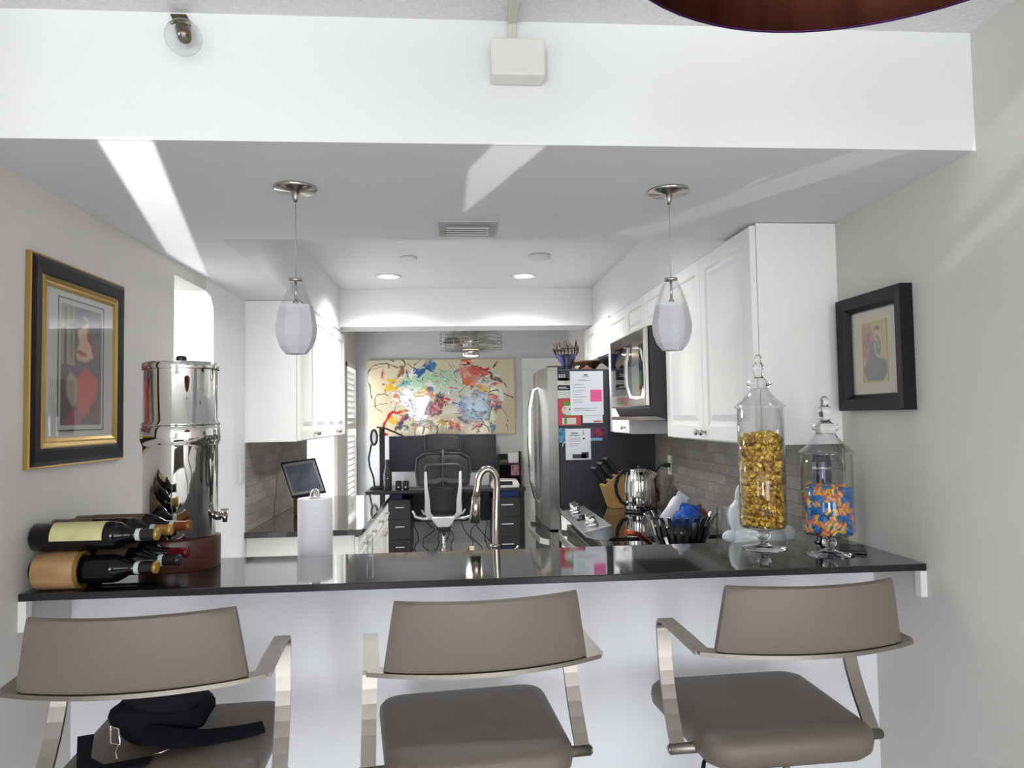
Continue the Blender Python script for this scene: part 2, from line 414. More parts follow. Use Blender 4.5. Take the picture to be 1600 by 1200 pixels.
cabinet('wall_cabinet', 'large white wall cabinet nearest on the right, two raised panel doors, plain end panel', 1.024, XR, 2.38, 3.40, 1.386, zt-.002, -1,
        [(2.38, 2.895, 1.39, zt-.01), (2.895, 3.40, 1.39, zt-.01)], [(2.868, 1.422), (2.925, 1.422)])
cabinet('wall_cabinet', 'short white wall cabinet directly above the microwave', 1.024, XR, 3.402, 4.168, 1.925, zt-.002, -1,
        [(3.402, 3.785, 1.93, zt-.01), (3.785, 4.168, 1.93, zt-.01)], [None, None], fr=.045)
cabinet('wall_cabinet', 'narrow white wall cabinet between the microwave and the refrigerator', 1.024, XR, 4.17, 4.69, 1.386, zt-.002, -1,
        [(4.17, 4.69, 1.39, zt-.01)], [(4.26, 1.425)])
cabinet('wall_cabinet', 'white wall cabinet with two short doors above the refrigerator', 1.024, XR, 4.692, 5.575, 1.895, zt+.02, -1,
        [(4.692, 5.13, 1.90, zt+.01), (5.13, 5.575, 1.90, zt+.01)], [None, None])
cabinet('wall_cabinet', 'white wall cabinet on the left, the one with the plain end panel', XL, -.842, 3.97, 4.77, 1.384, zt-.002, 1,
        [(3.97, 4.37, 1.388, zt-.01), (4.37, 4.77, 1.388, zt-.01)], [(4.34, 1.422), (4.40, 1.422)])
cabinet('wall_cabinet', 'white wall cabinet on the left, farther one next to the glowing panel', XL, -.842, 4.772, 5.545, 1.384, zt-.002, 1,
        [(4.772, 5.16, 1.388, zt-.01), (5.16, 5.545, 1.388, zt-.01)], [(5.13, 1.422), (5.19, 1.422)])
cabinet('base_cabinet', 'white base cabinet with drawers under the left black countertop, nearer one', XL+.002, -.545, 3.985, 4.85, 0, .882, 1,
        [(3.985, 4.42, .73, .872), (3.985, 4.42, .1, .72), (4.42, 4.85, .73, .872), (4.42, 4.85, .1, .72)], [(4.2, .80), (4.37, .68), (4.63, .80), (4.47, .68)])
cabinet('base_cabinet', 'white base cabinet with drawers under the left black countertop, farther one', XL+.002, -.545, 4.852, 5.72, 0, .882, 1,
        [(4.852, 5.28, .73, .872), (4.852, 5.28, .1, .72), (5.28, 5.72, .73, .872), (5.28, 5.72, .1, .72)], [(5.06, .80), (5.23, .68), (5.5, .80), (5.33, .68)])
cabinet('base_cabinet', 'white base cabinet below the right countertop beside the bar', .69, XR-.002, 2.372, 3.398, 0, .882, -1,
        [(3.02, 3.395, .1, .872)], [None])
cabinet('base_cabinet', 'narrow white base cabinet between the range and the refrigerator', .69, XR, 4.172, 4.69, 0, .882, -1,
        [(4.18, 4.68, .1, .72), (4.18, 4.68, .73, .872)], [(4.25, .68), (4.43, .80)])
cabinet('base_cabinet', 'white sink base cabinet hidden behind the half wall', -.72, .688, 2.372, 2.97, 0, .882, -1, [], [])

# countertops
tag(MB().box(XL, -.50, 3.955, 5.735, .883, .914, .003).build('countertop', granite), 'black granite countertop on the left base cabinets', 'countertop')
tag(MB().box(.655, 1.294, 2.371, 3.398, .883, .914, .003).build('countertop', granite), 'black granite countertop on the right holding the fluted bowl', 'countertop')
tag(MB().box(.655, 1.294, 4.172, 4.692, .883, .914, .003).build('countertop', granite), 'black granite countertop under the kettle beside the refrigerator', 'countertop')
tag(MB().box(-.73, .654, 2.371, 3.0, .883, .914, .003).build('countertop', granite), 'low black sink countertop behind the half wall', 'countertop')
bar = MB().box(XL+.001, XR-.001, 1.962, 2.388, 1.048, 1.067, .0025)
bo = tag(bar.build('bar_counter', [granite, gran_edge]), 'long polished black granite bar top on the white half wall', 'countertop')
for p in bo.data.polygons:
    if p.normal.y < -.5: p.material_index = 1

# ------------------------------------------------------------------ appliances
# refrigerator
FY0, FY1 = 4.70, 5.60
t = thing('refrigerator', 'stainless french door refrigerator with dark side panel covered in papers', 'refrigerator', (.98, 5.15, 0))
wpart(MB().box(.67, 1.30, FY0, FY1, .02, 1.80, .006), 'body', fridge_side, t)
for a, b in ((FY0, 5.148), (5.152, FY1)):
    pr = [(.665, a), (.665, b)]
    n = 8; poly = [(.665, a), (.600 if a == FY0 else .585, a)]
    for i in range(1, n): poly.append((.600-.022*math.sin(PI*((a+(b-a)*i/n)-FY0)/(FY1-FY0)), a+(b-a)*i/n))
    poly += [(.585 if a == FY0 else .600, b), (.665, b)]
    d = wpart(MB().prism(poly, .77, 1.815, 'Z'), 'door', P('fridge_door', (.20, .195, .185), .3, 1, bump=.05, bscale=50, stretch=(1, 1, 30)), t)
    yy = b-.045 if a == FY0 else a+.045
    pts = [(.585, yy, .90), (.555, yy, .92), (.525, yy, 1.05), (.515, yy, 1.30), (.52, yy, 1.55), (.545, yy, 1.68), (.585, yy, 1.70)]
    wpart(MB().ribbon([(p, (0, .026, 0)) for p in pts], .014), 'handle', chrome, d)
d = wpart(MB().box(.60, .665, FY0, FY1, .06, .755, .012), 'freezer_drawer', darksteel, t)
pts = [(.60, FY0+.05, .68), (.545, FY0+.08, .69), (.53, 5.0, .69), (.525, 5.3, .69), (.545, FY1-.08, .69), (.60, FY1-.05, .68)]
wpart(MB().ribbon([(p, (0, 0, .035)) for p in pts], .014), 'handle', steel, d)
wpart(MB().box(.60, .70, FY0+.01, FY0+.09, 1.800, 1.825, .004), 'hinge_cover', blackp, t)
# papers and magnets on the side (front faces at Y = FY0)
def note(name, label, cat, x0, x1, z0, z1, m, off=.001, lines=None, group=None, extra=None, rot=0):
    cx, cz = (x0+x1)/2, (z0+z1)/2
    o = thing(name, label, cat, (cx, FY0-off, cz), 0, group)
    MB().box(x0-cx, x1-cx, -.0008, 0, z0-cz, z1-cz).build('sheet', m, o)
    if lines:
        k = MB()
        for (a0, a1, zz, h) in lines: k.box(a0-cx, a1-cx, -.0012, -.0008, zz-cz-h, zz-cz+h)
        k.build('printing', ink, o)
    if extra:
        for nm, mat, fn in extra: fn(cx, cz).build(nm, mat, o)
    o.rotation_euler = (0, rot, 0)
    return o
ln = []
random.seed(3)
for i, zz in enumerate((1.732, 1.726, 1.70, 1.68, 1.66, 1.652, 1.635, 1.62, 1.60, 1.585, 1.545, 1.54, 1.53)):
    ln.append((.765 if i > 1 else .80, .765+random.uniform(.06, .16) if i > 9 or i < 2 else .765+random.uniform(.05, .10), zz, .0012))
ln.append((.835, .862, 1.762, .005)); ln.append((.828, .868, 1.750, .0015))
note('paper_sheet', 'large white printed letter with small emblem and pink sticky note on refrigerator side', 'paper', .745, .962, 1.502, 1.787, paper, .006, ln)
note('sticky_note', 'bright pink square sticky note on the large white letter', 'note', .876, .952, 1.588, 1.665, P('pink_note', srgb(232, 92, 150), .7), .0085,
     [(.884, .94, 1.645, .0012), (.884, .936, 1.632, .0012), (.884, .93, 1.618, .0012)])
ln = [(.745, .79, 1.385, .004), (.735, .80, 1.37, .003), (.733, .81, 1.352, .0012), (.733, .80, 1.342, .0012), (.733, .815, 1.333, .0012), (.733, .80, 1.318, .0012), (.733, .79, 1.305, .0012)]
ex = [('picture', P('dark_print', (.05, .05, .07), .6), lambda cx, cz: MB().box(.752-cx, .842-cx, -.0014, -.0008, 1.222-cz, 1.25-cz).box(.81-cx, .858-cx, -.0014, -.0008, 1.222-cz, 1.262-cz)), ('bar_mark', blackm, lambda cx, cz: MB().box(.822-cx, .826-cx, -.0014, -.0008, 1.372-cz, 1.402-cz)), ('square_mark', blackm, lambda cx, cz: MB().box(.822-cx, .834-cx, -.0014, -.0008, 1.345-cz, 1.355-cz))]
note('paper_sheet', 'smaller white printed sheet with dark photo strip at its foot, below the snowman card', 'paper', .708, .873, 1.214, 1.414, paper, .006, ln, extra=ex)
note('magnet', 'dark magnet with two rows of pale squares at top of refrigerator side', 'magnet', .666, .742, 1.728, 1.782, fridge_side, .001,
     None, extra=[('squares', paper, lambda cx, cz: (lambda k: [k.box(.672+i*.016-cx, .683+i*.016-cx, -.0014, -.0008, zz-cz, zz+.007-cz) for i in range(3) for zz in (1.748, 1.76)] and k)(MB()))])
note('notepaper', 'cream note slip behind the large letter, above the dark striped slip', 'note', .664, .76, 1.698, 1.742, P('cream_note', srgb(205, 205, 195), .7), .001, [(.672, .735, 1.727, .001), (.672, .73, 1.712, .001)])
note('card', 'dark slip with pale writing behind the large letter', 'card', .665, .76, 1.668, 1.692, blackm, .001, None,
     extra=[('printing', paper, lambda cx, cz: MB().box(.672-cx, .72-cx, -.0014, -.0008, 1.682-cz, 1.686-cz).box(.672-cx, .735-cx, -.0014, -.0008, 1.673-cz, 1.677-cz))])
note('notepaper', 'pale slip behind the large letter, just above the red snowman card', 'note', .664, .76, 1.612, 1.664, P('pale_note', srgb(214, 214, 210), .7), .001, [(.672, .735, 1.65, .001), (.672, .72, 1.638, .001)])
sn = lambda cx, cz: MB().sph((.735-cx, -.001, 1.537-cz), .048, (1, .02, .72)).box(.69-cx, .78-cx, -.002, -.0008, 1.443-cz, 1.485-cz)
sg = lambda cx, cz: MB().sph((.722-cx, -.0022, 1.578-cz), .03, (1, .02, .5)).box(.703-cx, .72-cx, -.0026, -.0008, 1.447-cz, 1.49-cz).ribbon([((.69-cx, -.0024, 1.512-cz), (0, 0, .008)), ((.72-cx, -.0024, 1.499-cz), (0, 0, .008)), ((.76-cx, -.0024, 1.499-cz), (0, 0, .008)), ((.785-cx, -.0024, 1.512-cz), (0, 0, .008))], .0006)
se = lambda cx, cz: MB().sph((.706-cx, -.0024, 1.548-cz), .004, (1, .1, 1), 8)
se2 = lambda cx, cz: MB().sph((.742-cx, -.0024, 1.54-cz), .006, (1, .1, 1), 8)
note('greeting_card', 'red greeting card with a white snowman in a green cap', 'card', .662, .812, 1.436, 1.608, P('card_red', srgb(196, 72, 84), .6), .0025, None,
     extra=[('snowman', P('snow', srgb(215, 214, 204), .7), sn), ('cap', P('card_green', srgb(96, 148, 66), .7), sg), ('eye', blackm, se), ('eye', blackm, se2)])
note('card', 'small white card with red marks peeking out below the large letter', 'card', .825, .955, 1.45, 1.51, paper, .0012, [(.84, .94, 1.498, .001)],
     extra=[('red_marks', P('redmark', srgb(200, 90, 80), .6), lambda cx, cz: MB().box(.895-cx, .945-cx, -.0014, -.0008, 1.455-cz, 1.465-cz))])
note('photo', 'purple and red photo postcard with pale blue lower edge on refrigerator side', 'photo', .872, .984, 1.335, 1.42, P('photo_purple', srgb(88, 48, 84), .5, var=.9, vscale=60), .0012, None,
     extra=[('edge_strip', P('pale_blue', srgb(126, 176, 205), .6), lambda cx, cz: MB().box(.872-cx, .95-cx, -.0014, -.0008, 1.335-cz, 1.352-cz)), ('spot', P('redspot', srgb(150, 50, 66), .6, var=.6, vscale=90), lambda cx, cz: MB().sph((.925-cx, -.001, 1.385-cz), .028, (1, .04, .8), 10))])
note('photo', 'blue photo postcard tucked behind the smaller printed sheet', 'photo', .662, .73, 1.325, 1.42, P('photo_blue', srgb(70, 130, 165), .5, var=.7, vscale=40), .0012)
o = MB().tube([(.688, FY0-.003, 1.30), (.692, FY0-.006, 1.318), (.704, FY0-.006, 1.328), (.716, FY0-.006, 1.33)], .003).build('magnet', white_semi); tag(o, 'little white hooked magnet beside the smaller printed sheet', 'magnet')
# things on top of the refrigerator
tz = 1.826
t = thing('wire_basket', 'dark wire basket shaped like a crown, standing on the refrigerator', 'basket', (.745, 4.83, 1.8))
k = MB()
for i in range(20):
    a = 2*PI*i/20; c, s = math.cos(a), math.sin(a); h = .21+.03*math.sin(i*2.3)
    k.tube([(.055*c, .055*s, .09), (.09*c, .09*s, .12), (.11*c, .11*s, h-.02), (.105*math.cos(a+.16), .105*math.sin(a+.16), h), (.1*math.cos(a+.3), .1*math.sin(a+.3), .14)], .0032, 5)
for r, zz in ((.09, .12), (.105, .165)): k.tube([(r*math.cos(2*PI*i/24), r*math.sin(2*PI*i/24), zz) for i in range(24)], .0035, 5, closed=True)
k.build('wire_rim', P('dark_wire', srgb(60, 40, 36), .4, .6), t)
t.scale = (.8, .8, .85)
MB().lathe([(0, 0), (.045, 0), (.05, .01), (.04, .04), (.095, .115), (.09, .12), (.035, .05), (0, .045)]).build('base_bowl', P('navy_glaze', srgb(40, 42, 84), .25), t)
tag(MB().lathe([(0, 0), (.05, 0), (.11, .07), (.125, .085), (.118, .086), (.045, .012), (0, .01)], (.93, 5.17, 1.8), 28).build('bowl', P('brown_glaze', srgb(96, 66, 44), .35, var=.5, vscale=20)), 'brown glazed bowl on the refrigerator behind the crown basket', 'bowl')
tag(MB().lathe([(0, 0), (.06, 0), (.12, .05), (.16, .09), (.155, .094), (.055, .01), (0, .008)], (1.125, 4.88, 1.8), 32).build('bowl', blackp), 'wide black bowl on the refrigerator, under the short cabinet', 'bowl')
tag(MB().sph((.80, 4.755, 1.814), .014, (1, 1, 1)).sph((.815, 4.755, 1.822), .008).build('figurine', P('ivory', srgb(215, 208, 190), .5)), 'tiny ivory figurine on the front edge of the refrigerator top', 'figurine')
tag(MB().box(.835, .90, 4.73, 4.77, 1.8, 1.812, .004).sph((.868, 4.75, 1.818), .012, (1.3, 1, .8)).build('trinket', P('terracotta', srgb(150, 105, 84), .6)), 'low terracotta trinket beside the ivory figurine on the refrigerator', 'ornament')

# microwave over the range
t = thing('microwave', 'stainless over the range microwave with curved vertical handle', 'microwave', (1.1, 3.785, 1.49))
wpart(MB().prism([(.945, 1.49), (.925, 1.53), (.925, 1.922), (1.30, 1.922), (1.30, 1.465), (1.02, 1.465)], 3.404, 4.166, 'Y'), 'body', blackp, t)
d = wpart(MB().box(.898, .925, 3.41, 4.16, 1.535, 1.915, .006), 'door', P('mw_steel', (.50, .48, .45), .12, 1), t)
wpart(MB().box(.8955, .8985, 3.66, 4.10, 1.60, 1.86, .001), 'window', blackglass, d)
wpart(MB().box(.8955, .8985, 3.425, 3.50, 1.62, 1.84, .001), 'control_panel', blackglass, d)
pts = [(.90, 3.585, 1.83), (.868, 3.585, 1.825), (.852, 3.585, 1.76), (.850, 3.585, 1.70), (.852, 3.585, 1.64), (.868, 3.585, 1.585), (.90, 3.585, 1.58)]
wpart(MB().ribbon([(p, (0, .03, 0)) for p in pts], .012), 'handle', chrome, d)
wpart(MB().lathe([(0, 0), (.014, 0), (.014, .002), (0, .002)], (.898, 3.92, 1.888), 20, 'X', mat=Matrix.Rotation(PI, 3, 'Z')), 'emblem', P('emblem', (.1, .1, .1), .3, .6), d)
wpart(MB().box(.90, 1.29, 3.41, 4.16, 1.470, 1.488), 'underside_grille', darksteel, t)

# range
t = thing('range', 'stainless slide-in range with black glass cooktop and front knob panel', 'stove', (.98, 3.785, 0))
wpart(MB().box(.665, 1.29, 3.402, 4.168, .02, .905, .003), 'body', darksteel, t)
wpart(MB().box(.72, 1.293, 3.402, 4.168, .906, .924, .003), 'cooktop', blackglass, t)
pan = wpart(MB().prism([(.588, .952), (.600, .930), (.69, .905), (.735, .925), (.725, .984)], 3.402, 4.168, 'Y', bev=.003), 'control_panel', P('panel_steel', (.42, .43, .44), .25, 1), t)
nrm = Vector((-.228, 0, .974))
def onp(f, y, h=0): return Vector((.588+.137*f, y, .952+.032*f))+nrm*h
for y in (3.50, 3.585, 3.98, 4.065):
    k = MB(); a = onp(.5, y, .002); k.cyl(a, a+nrm*.008, .026, .026, 18); k.cyl(a+nrm*.008, a+nrm*.034, .021, .018, 18); b = a+nrm*.034
    k.box(-.019, .019, -.005, .005, 0, .014, .002, Matrix.Translation(b) @ Matrix.Rotation(-.23, 4, 'Y') @ Matrix.Rotation(.5, 4, 'Z'))
    wpart(k, 'knob', mirror, pan)
wpart(MB().box(-.045, .045, -.075, .075, 0, .0015, 0, Matrix.Translation(onp(.5, 3.785, .0005)) @ Matrix.Rotation(-.23, 4, 'Y')), 'display', blackglass, pan)
wpart(MB().box(-.05, .05, -.079, .079, 0, .001, 0, Matrix.Translation(onp(.5, 3.785, .0002)) @ Matrix.Rotation(-.23, 4, 'Y')), 'display_frame', mirror, pan)
d = wpart(MB().box(.625, .665, 3.41, 4.16, .22, .88, .006), 'oven_door', darksteel, t)
pts = [(.63, 3.46, .835), (.575, 3.48, .845), (.556, 3.62, .85), (.55, 3.785, .85), (.556, 3.95, .85), (.575, 4.09, .845), (.63, 4.11, .835)]
wpart(MB().ribbon([(p, (0, 0, .034)) for p in pts], .012), 'handle', steel, d)
wpart(MB().box(.622, .626, 3.5, 4.07, .35, .70), 'window', blackglass, d)

# ------------------------------------------------------------------ pendants, ceiling fittings
def pendant(x, label):
    t = thing('pendant_lamp', label, 'pendant lamp', (x, 2.04, ZL), 0, None)
    MB().lathe([(0, 0), (.058, 0), (.060, -.004), (.056, -.010), (.012, -.013), (.009, -.03), (.004, -.042), (0, -.042)], n=36).build('canopy', nickel, t)
    MB().cyl((0, 0, -.04), (0, 0, -.26), .0013, n=8).build('cord', P('pendant_cord', (.4, .4, .4), .4, .5), t)
    # faceted glass shade, thin walled: clear above, frosted below
    prof = [(.0205, -.268), (.0275, -.281), (.038, -.308), (.0445, -.330)]
    prof2 = [(.0445, -.330), (.052, -.362), (.057, -.392), (.0545, -.418), (.045, -.444), (.029, -.464), (0, -.466)]
    th = .004
    up = MB(); up.lathe(prof, n=9, a0=.2, a1=.2+2*PI); up.lathe([(max(r-th, 0), h) for r, h in prof], n=9, a0=.2, a1=.2+2*PI)
    o = up.build('glass_top', glass, t)
    for p in o.data.polygons: p.use_smooth = False
    lo = MB(); lo.lathe(prof2, n=9, a0=.2, a1=.2+2*PI)
    o = lo.build('frosted_shade', frost, t)
    for p in o.data.polygons: p.use_smooth = False
    MB().cyl((0, 0, -.258), (0, 0, -.325), .0035, n=10).cyl((0, 0, -.318), (0, 0, -.326), .008, n=12).cyl((0, 0, -.256), (0, 0, -.264), .019, n=20).build('stem', nickel, t)
    return t
frost = P('frosted_glass', (.66, .665, .69), .25, spec=.5, trans=.45, ior=1.05)
pendant(-.434, 'clear and frosted faceted glass pendant lamp hanging above the left half of bar')
pendant(.622, 'clear and frosted faceted glass pendant lamp hanging in front of right cabinets')
def downlight(x, y, label, power=105):
    t = thing('recessed_light', label, 'ceiling light', (x, y, ZH))
    MB().lathe([(.085, 0), (.088, -.003), (.075, -.006), (.062, -.004), (.062, 0)], n=32).build('trim_ring', white_semi, t)
    MB().lathe([(0, -.003), (.061, -.003)], n=32).build('lens', P('lamp_lens', (1, 1, 1), .5, emit=(1, .98, .95), es=9), t)
    d = bpy.data.lights.new('downlight', 'SPOT'); d.energy = power; d.spot_size = 2.65; d.spot_blend = .8; d.shadow_soft_size = .06; d.color = (.98, .99, 1)
    l = bpy.data.objects.new('downlight', d); COL.objects.link(l); l.parent = t; l.location = (0, 0, -.02)
downlight(-.43, 4.85, 'lit round recessed ceiling light, left one of the pair')
downlight(.468, 4.84, 'lit round recessed ceiling light, right one of the pair')
downlight(-.30, 3.25, 'added recessed fill light above the sink, left, unseen behind the bulkhead', 26)  # this and the next: unseen lamps added to brighten the kitchen
downlight(.45, 3.25, 'added recessed fill light above the sink, right, unseen behind the bulkhead', 26)
t = thing('air_vent', 'white ceiling air vent in the low bulkhead between the pendants', 'vent', (.05, 2.465, ZL))
MB().box(-.098, .098, -.098, -.055, -.006, 0, .001).box(-.098, .098, .055, .098, -.006, 0, .001).box(-.098, -.07, -.055, .055, -.006, 0, .001).box(.07, .098, -.055, .055, -.006, 0, .001).build('frame', P('vent_metal', (.45, .44, .43), .4, .2), t)
k = MB()
for i in range(4): k.box(-.07, .07, -.014, .014, -.001, .001, 0, Matrix.Translation((0, -.042+.028*i, -.010)) @ Matrix.Rotation(.5, 4, 'X'))
k.build('louver', white_semi, t)
t = thing('air_vent', 'small vent in the office ceiling beyond the far beam', 'vent', (-.72, 8.1, 2.5))
MB().box(-.14, .14, -.08, .08, -.008, 0, .002).build('frame', white_semi, t)
k = MB()
for i in range(6): k.box(-.12, .12, -.064+i*.022, -.054+i*.022, -.012, -.008)
k.build('louver', P('vent_dark', (.15, .14, .12), .6), t)
tag(MB().lathe([(0, 0), (.05, 0), (.048, -.012), (0, -.014)], (-.26, 4.27, ZH), 28).build('ceiling_cap', ceilw), 'faint round white cap on raised ceiling, left of center', 'cap')
tag(MB().lathe([(0, 0), (.07, 0), (.066, -.02), (0, -.024)], (.50, 4.22, ZH), 28).build('smoke_detector', ceilw), 'faint round white detector on raised ceiling, right of center', 'smoke detector')

# junction box and cable raceway on the bulkhead
tag(MB().box(.093, .219, 1.645, 1.7015, 2.283, 2.373, .006).build('junction_box', P('ivory_plastic', srgb(232, 232, 224), .4)), 'white rectangular junction box mounted on the bulkhead face', 'junction box')
tag(MB().box(.136, .157, 1.689, 1.7015, 2.374, 2.4395, .002).box(.136, .157, .4, 1.689, 2.428, 2.4395, .002).build('cable_raceway', P('ivory_raceway', srgb(214, 214, 200), .5)), 'ivory cable raceway running along ceiling down to the junction box', 'raceway')
# small spot lamp with clear globe on the bulkhead
t = thing('spot_lamp', 'small bronze spot fixture with clear glass globe on the bulkhead face', 'lamp', (-.61, 1.702, 2.41))
br = P('bronze', (.16, .12, .08), .3, 1)
MB().prism([(-.032, .022), (.005, .022), (.014, -.002), (-.020, -.002)], -.012, 0, 'Y', bev=.002).build('bracket', br, t)
MB().cyl((-.01, -.010, 0), (.006, -.03, -.026), .010, .013, 14).cyl((-.02, -.012, .004), (-.02, -.03, -.010), .004, n=8).cyl((-.012, -.02, -.004), (.018, -.03, -.01), .004, n=8).build('joint', P('aged_brass', (.42, .36, .22), .25, 1), t)
MB().cyl((.004, -.028, -.022), (.014, -.044, -.052), .017, .014, 18).build('socket', br, t)
MB().lathe([(.010, .038), (.022, .033), (.033, .022), (.039, .008), (.040, -.005), (.036, -.018), (.027, -.030), (.014, -.038), (0, -.040)], (.012, -.048, -.052), 24).build('globe', glass, t)

# copper dome lamp near the camera
t = thing('dome_lamp', 'dark copper dome pendant lamp at the top edge of the picture', 'pendant lamp', (.43, .62, 2.0))
prof = [(.30, 0), (.298, .03), (.28, .10), (.235, .18), (.15, .25), (.05, .285), (.02, .29)]
cop = P('copper', (.12, .038, .024), .3, .9, var=.5, vscale=6, stretch=(3, 3, .3))
MB().lathe(prof, n=64).lathe([(r-.004, h-.002 if h else 0) for r, h in prof], n=64).build('shade', cop, t)
MB().tube([(.298*math.cos(2*PI*i/64), .298*math.sin(2*PI*i/64), 0) for i in range(64)], .0022, 8, closed=True).build('rim', P('violet_rim', (.05, .012, .06), .3, .8), t)
MB().cyl((0, 0, .285), (0, 0, .44), .008).cyl((0, 0, .42), (0, 0, .44), .05).build('stem', br, t)
MB().sph((0, 0, .17), .05, (1, 1, 1)).cyl((0, 0, .21), (0, 0, .29), .02).build('bulb', P('bulb_off', (.7, .7, .68), .3), t)

# ------------------------------------------------------------------ pictures
def canvas(w, h, nx, bg):
    ny = max(2, int(nx*h/w)); U, V = np.meshgrid(np.linspace(0, 1, nx), np.linspace(0, 1, ny))   # V downwards
    return dict(w=w, h=h, nx=nx, ny=ny, U=U*w/h, V=V, C=np.ones((ny, nx, 3))*np.array(bg))
rng = np.random.RandomState(5)
def blob(c, x, y, rx, ry, col, jag=.25, seed=0, a=1, rot=0):
    r = np.random.RandomState(seed); dx, dy = c['U']-x, c['V']-y
    dx, dy = dx*math.cos(rot)+dy*math.sin(rot), -dx*math.sin(rot)+dy*math.cos(rot)
    th = np.arctan2(dy/ry, dx/rx); d = np.sqrt((dx/rx)**2+(dy/ry)**2); e = np.ones_like(d)
    for k in (2, 3, 5, 7, 11, 15): e += jag*r.uniform(-1, 1)/k**.8*1.5*np.sin(k*th+r.uniform(0, 6.3))
    m = np.clip((e-d)*rx*40, 0, 1)[..., None]*a
    c['C'] = c['C']*(1-m)+np.array(col)*m
def rect(c, x0, x1, y0, y1, col, a=1):
    m = ((c['U'] > x0) & (c['U'] < x1) & (c['V'] > y0) & (c['V'] < y1))[..., None]*a
    c['C'] = c['C']*(1-m)+np.array(col)*m
def stroke(c, pts, w, col):
    pts = np.array(pts, float)
    # smooth the path
    for _ in range(2):
        q = [pts[0]]
        for p0, p1 in zip(pts, pts[1:]): q += [p0*.75+p1*.25, p0*.25+p1*.75]
        pts = np.array(q+[pts[-1]])
    D = np.full_like(c['U'], 9.)
    for (x0, y0), (x1, y1) in zip(pts, pts[1:]):
        vx, vy = x1-x0, y1-y0; L = vx*vx+vy*vy+1e-9
        t_ = np.clip(((c['U']-x0)*vx+(c['V']-y0)*vy)/L, 0, 1)
        D = np.minimum(D, np.hypot(c['U']-x0-t_*vx, c['V']-y0-t_*vy))
    m = np.clip((w/2-D)/.004+.5, 0, 1)[..., None]
    c['C'] = c['C']*(1-m)+np.array(col)*m
def picture(c, name, mat, parent, org, ux, uz, relief=None):
    """grid mesh whose point colours are the picture; org = top left corner, ux, uz = unit vectors right and down"""
    nx, ny, w, h = c['nx'], c['ny'], c['w'], c['h']; org, ux, uz = Vector(org), Vector(ux), Vector(uz); nv = ux.cross(uz)
    vs = []
    for j in range(ny):
        for i in range(nx):
            p = org+ux*(w*i/(nx-1))+uz*(h*j/(ny-1))
            if relief is not None: p = p-nv*float(relief[j, i])
            vs.append(p)
    fs = [(j*nx+i, j*nx+i+1, (j+1)*nx+i+1, (j+1)*nx+i) for j in range(ny-1) for i in range(nx-1)]
    me = bpy.data.meshes.new(name); me.from_pydata([tuple(v) for v in vs], [], fs)
    at_ = me.color_attributes.new('Col', 'FLOAT_COLOR', 'POINT')
    a = np.ones((ny*nx, 4), dtype=np.float32); a[:, :3] = np.clip(c['C'].reshape(-1, 3), 0, 1); at_.data.foreach_set('color', a.ravel())
    me.materials.append(mat); o = bpy.data.objects.new(name, me); COL.objects.link(o); o.parent = parent
    return o
# office painting. coordinates: zoomed pixels of the painting scaled to height 1
t = thing('abstract_painting', 'large cream canvas with splashes of red, blue, yellow and black paint on far wall', 'painting', (-.15, FW-.035, 1.315))
PW, PH = 1.645, .845
S = lambda x, y: ((x-240)/640, (y-330)/640)
c = canvas(PW, PH, 300, srgb(216, 204, 172))
_r = np.random.RandomState(2)
for _k in range(14):
    _fx, _fy, _p, _q = _r.uniform(-1, 1), _r.uniform(-1, 1), _r.uniform(0, 6.3), _r.uniform(0, 6.3); _f = 9*1.28**_k; _n = math.hypot(_fx, _fy); _a = .16/_f
    _ph = (c['U0'] if 'U0' in c else c.setdefault('U0', c['U'].copy()))*_fx/_n*_f+(c['V0'] if 'V0' in c else c.setdefault('V0', c['V'].copy()))*_fy/_n*_f
    c['U'] = c['U']+_a*np.sin(_ph+_p); c['V'] = c['V']+_a*np.sin(_ph*1.1+_q)
RED, DRED, BLU, LBL, YEL, ORG, BLK, MNT, WHT, PUR, PNK = [srgb(*q) for q in ((196, 30, 34), (120, 14, 30), (36, 84, 150), (120, 160, 190), (226, 182, 40), (220, 110, 40), (22, 20, 24), (176, 212, 172), (240, 240, 238), (50, 30, 70), (225, 140, 130))]
blob(c, *S(640, 640), .24, .36, WHT, .2, 1); blob(c, *S(1150, 720), .28, .2, LBL, .2, 2); blob(c, *S(960, 560), .25, .22, srgb(210, 216, 196), .4, 3)  # the white blob paints in the window glare
blob(c, *S(660, 510), .19, .13, MNT, .3, 4); blob(c, *S(850, 500), .15, .14, MNT, .25, 5); blob(c, *S(560, 530), .08, .05, srgb(110, 170, 170), .4, 6)
blob(c, *S(740, 410), .12, .07, BLU, .6, 7, rot=-.3); blob(c, *S(800, 370), .06, .06, srgb(60, 130, 180), .4, 8); blob(c, *S(745, 370), .03, .025, RED, .4, 9)
blob(c, *S(1100, 470), .13, .14, PNK, .4, 10); blob(c, *S(1080, 500), .09, .07, ORG, .4, 11); blob(c, *S(1180, 430), .10, .06, srgb(214, 90, 80), .4, 12); blob(c, *S(1200, 500), .08, .06, srgb(150, 150, 130), .5, 13)
blob(c, *S(1280, 470), .035, .11, BLK, .4, 14, rot=-.3); blob(c, *S(1345, 500), .055, .055, srgb(60, 64, 60), .3, 15); blob(c, *S(1190, 580), .16, .045, YEL, .5, 16, rot=.2); blob(c, *S(1250, 600), .06, .05, YEL, .5, 17)
blob(c, *S(450, 550), .12, .06, YEL, .5, 18, rot=.3); blob(c, *S(450, 490), .07, .035, YEL, .5, 19); blob(c, *S(490, 620), .04, .10, ORG, .5, 20); blob(c, *S(520, 440), .06, .05, srgb(150, 100, 80), .4, 21)
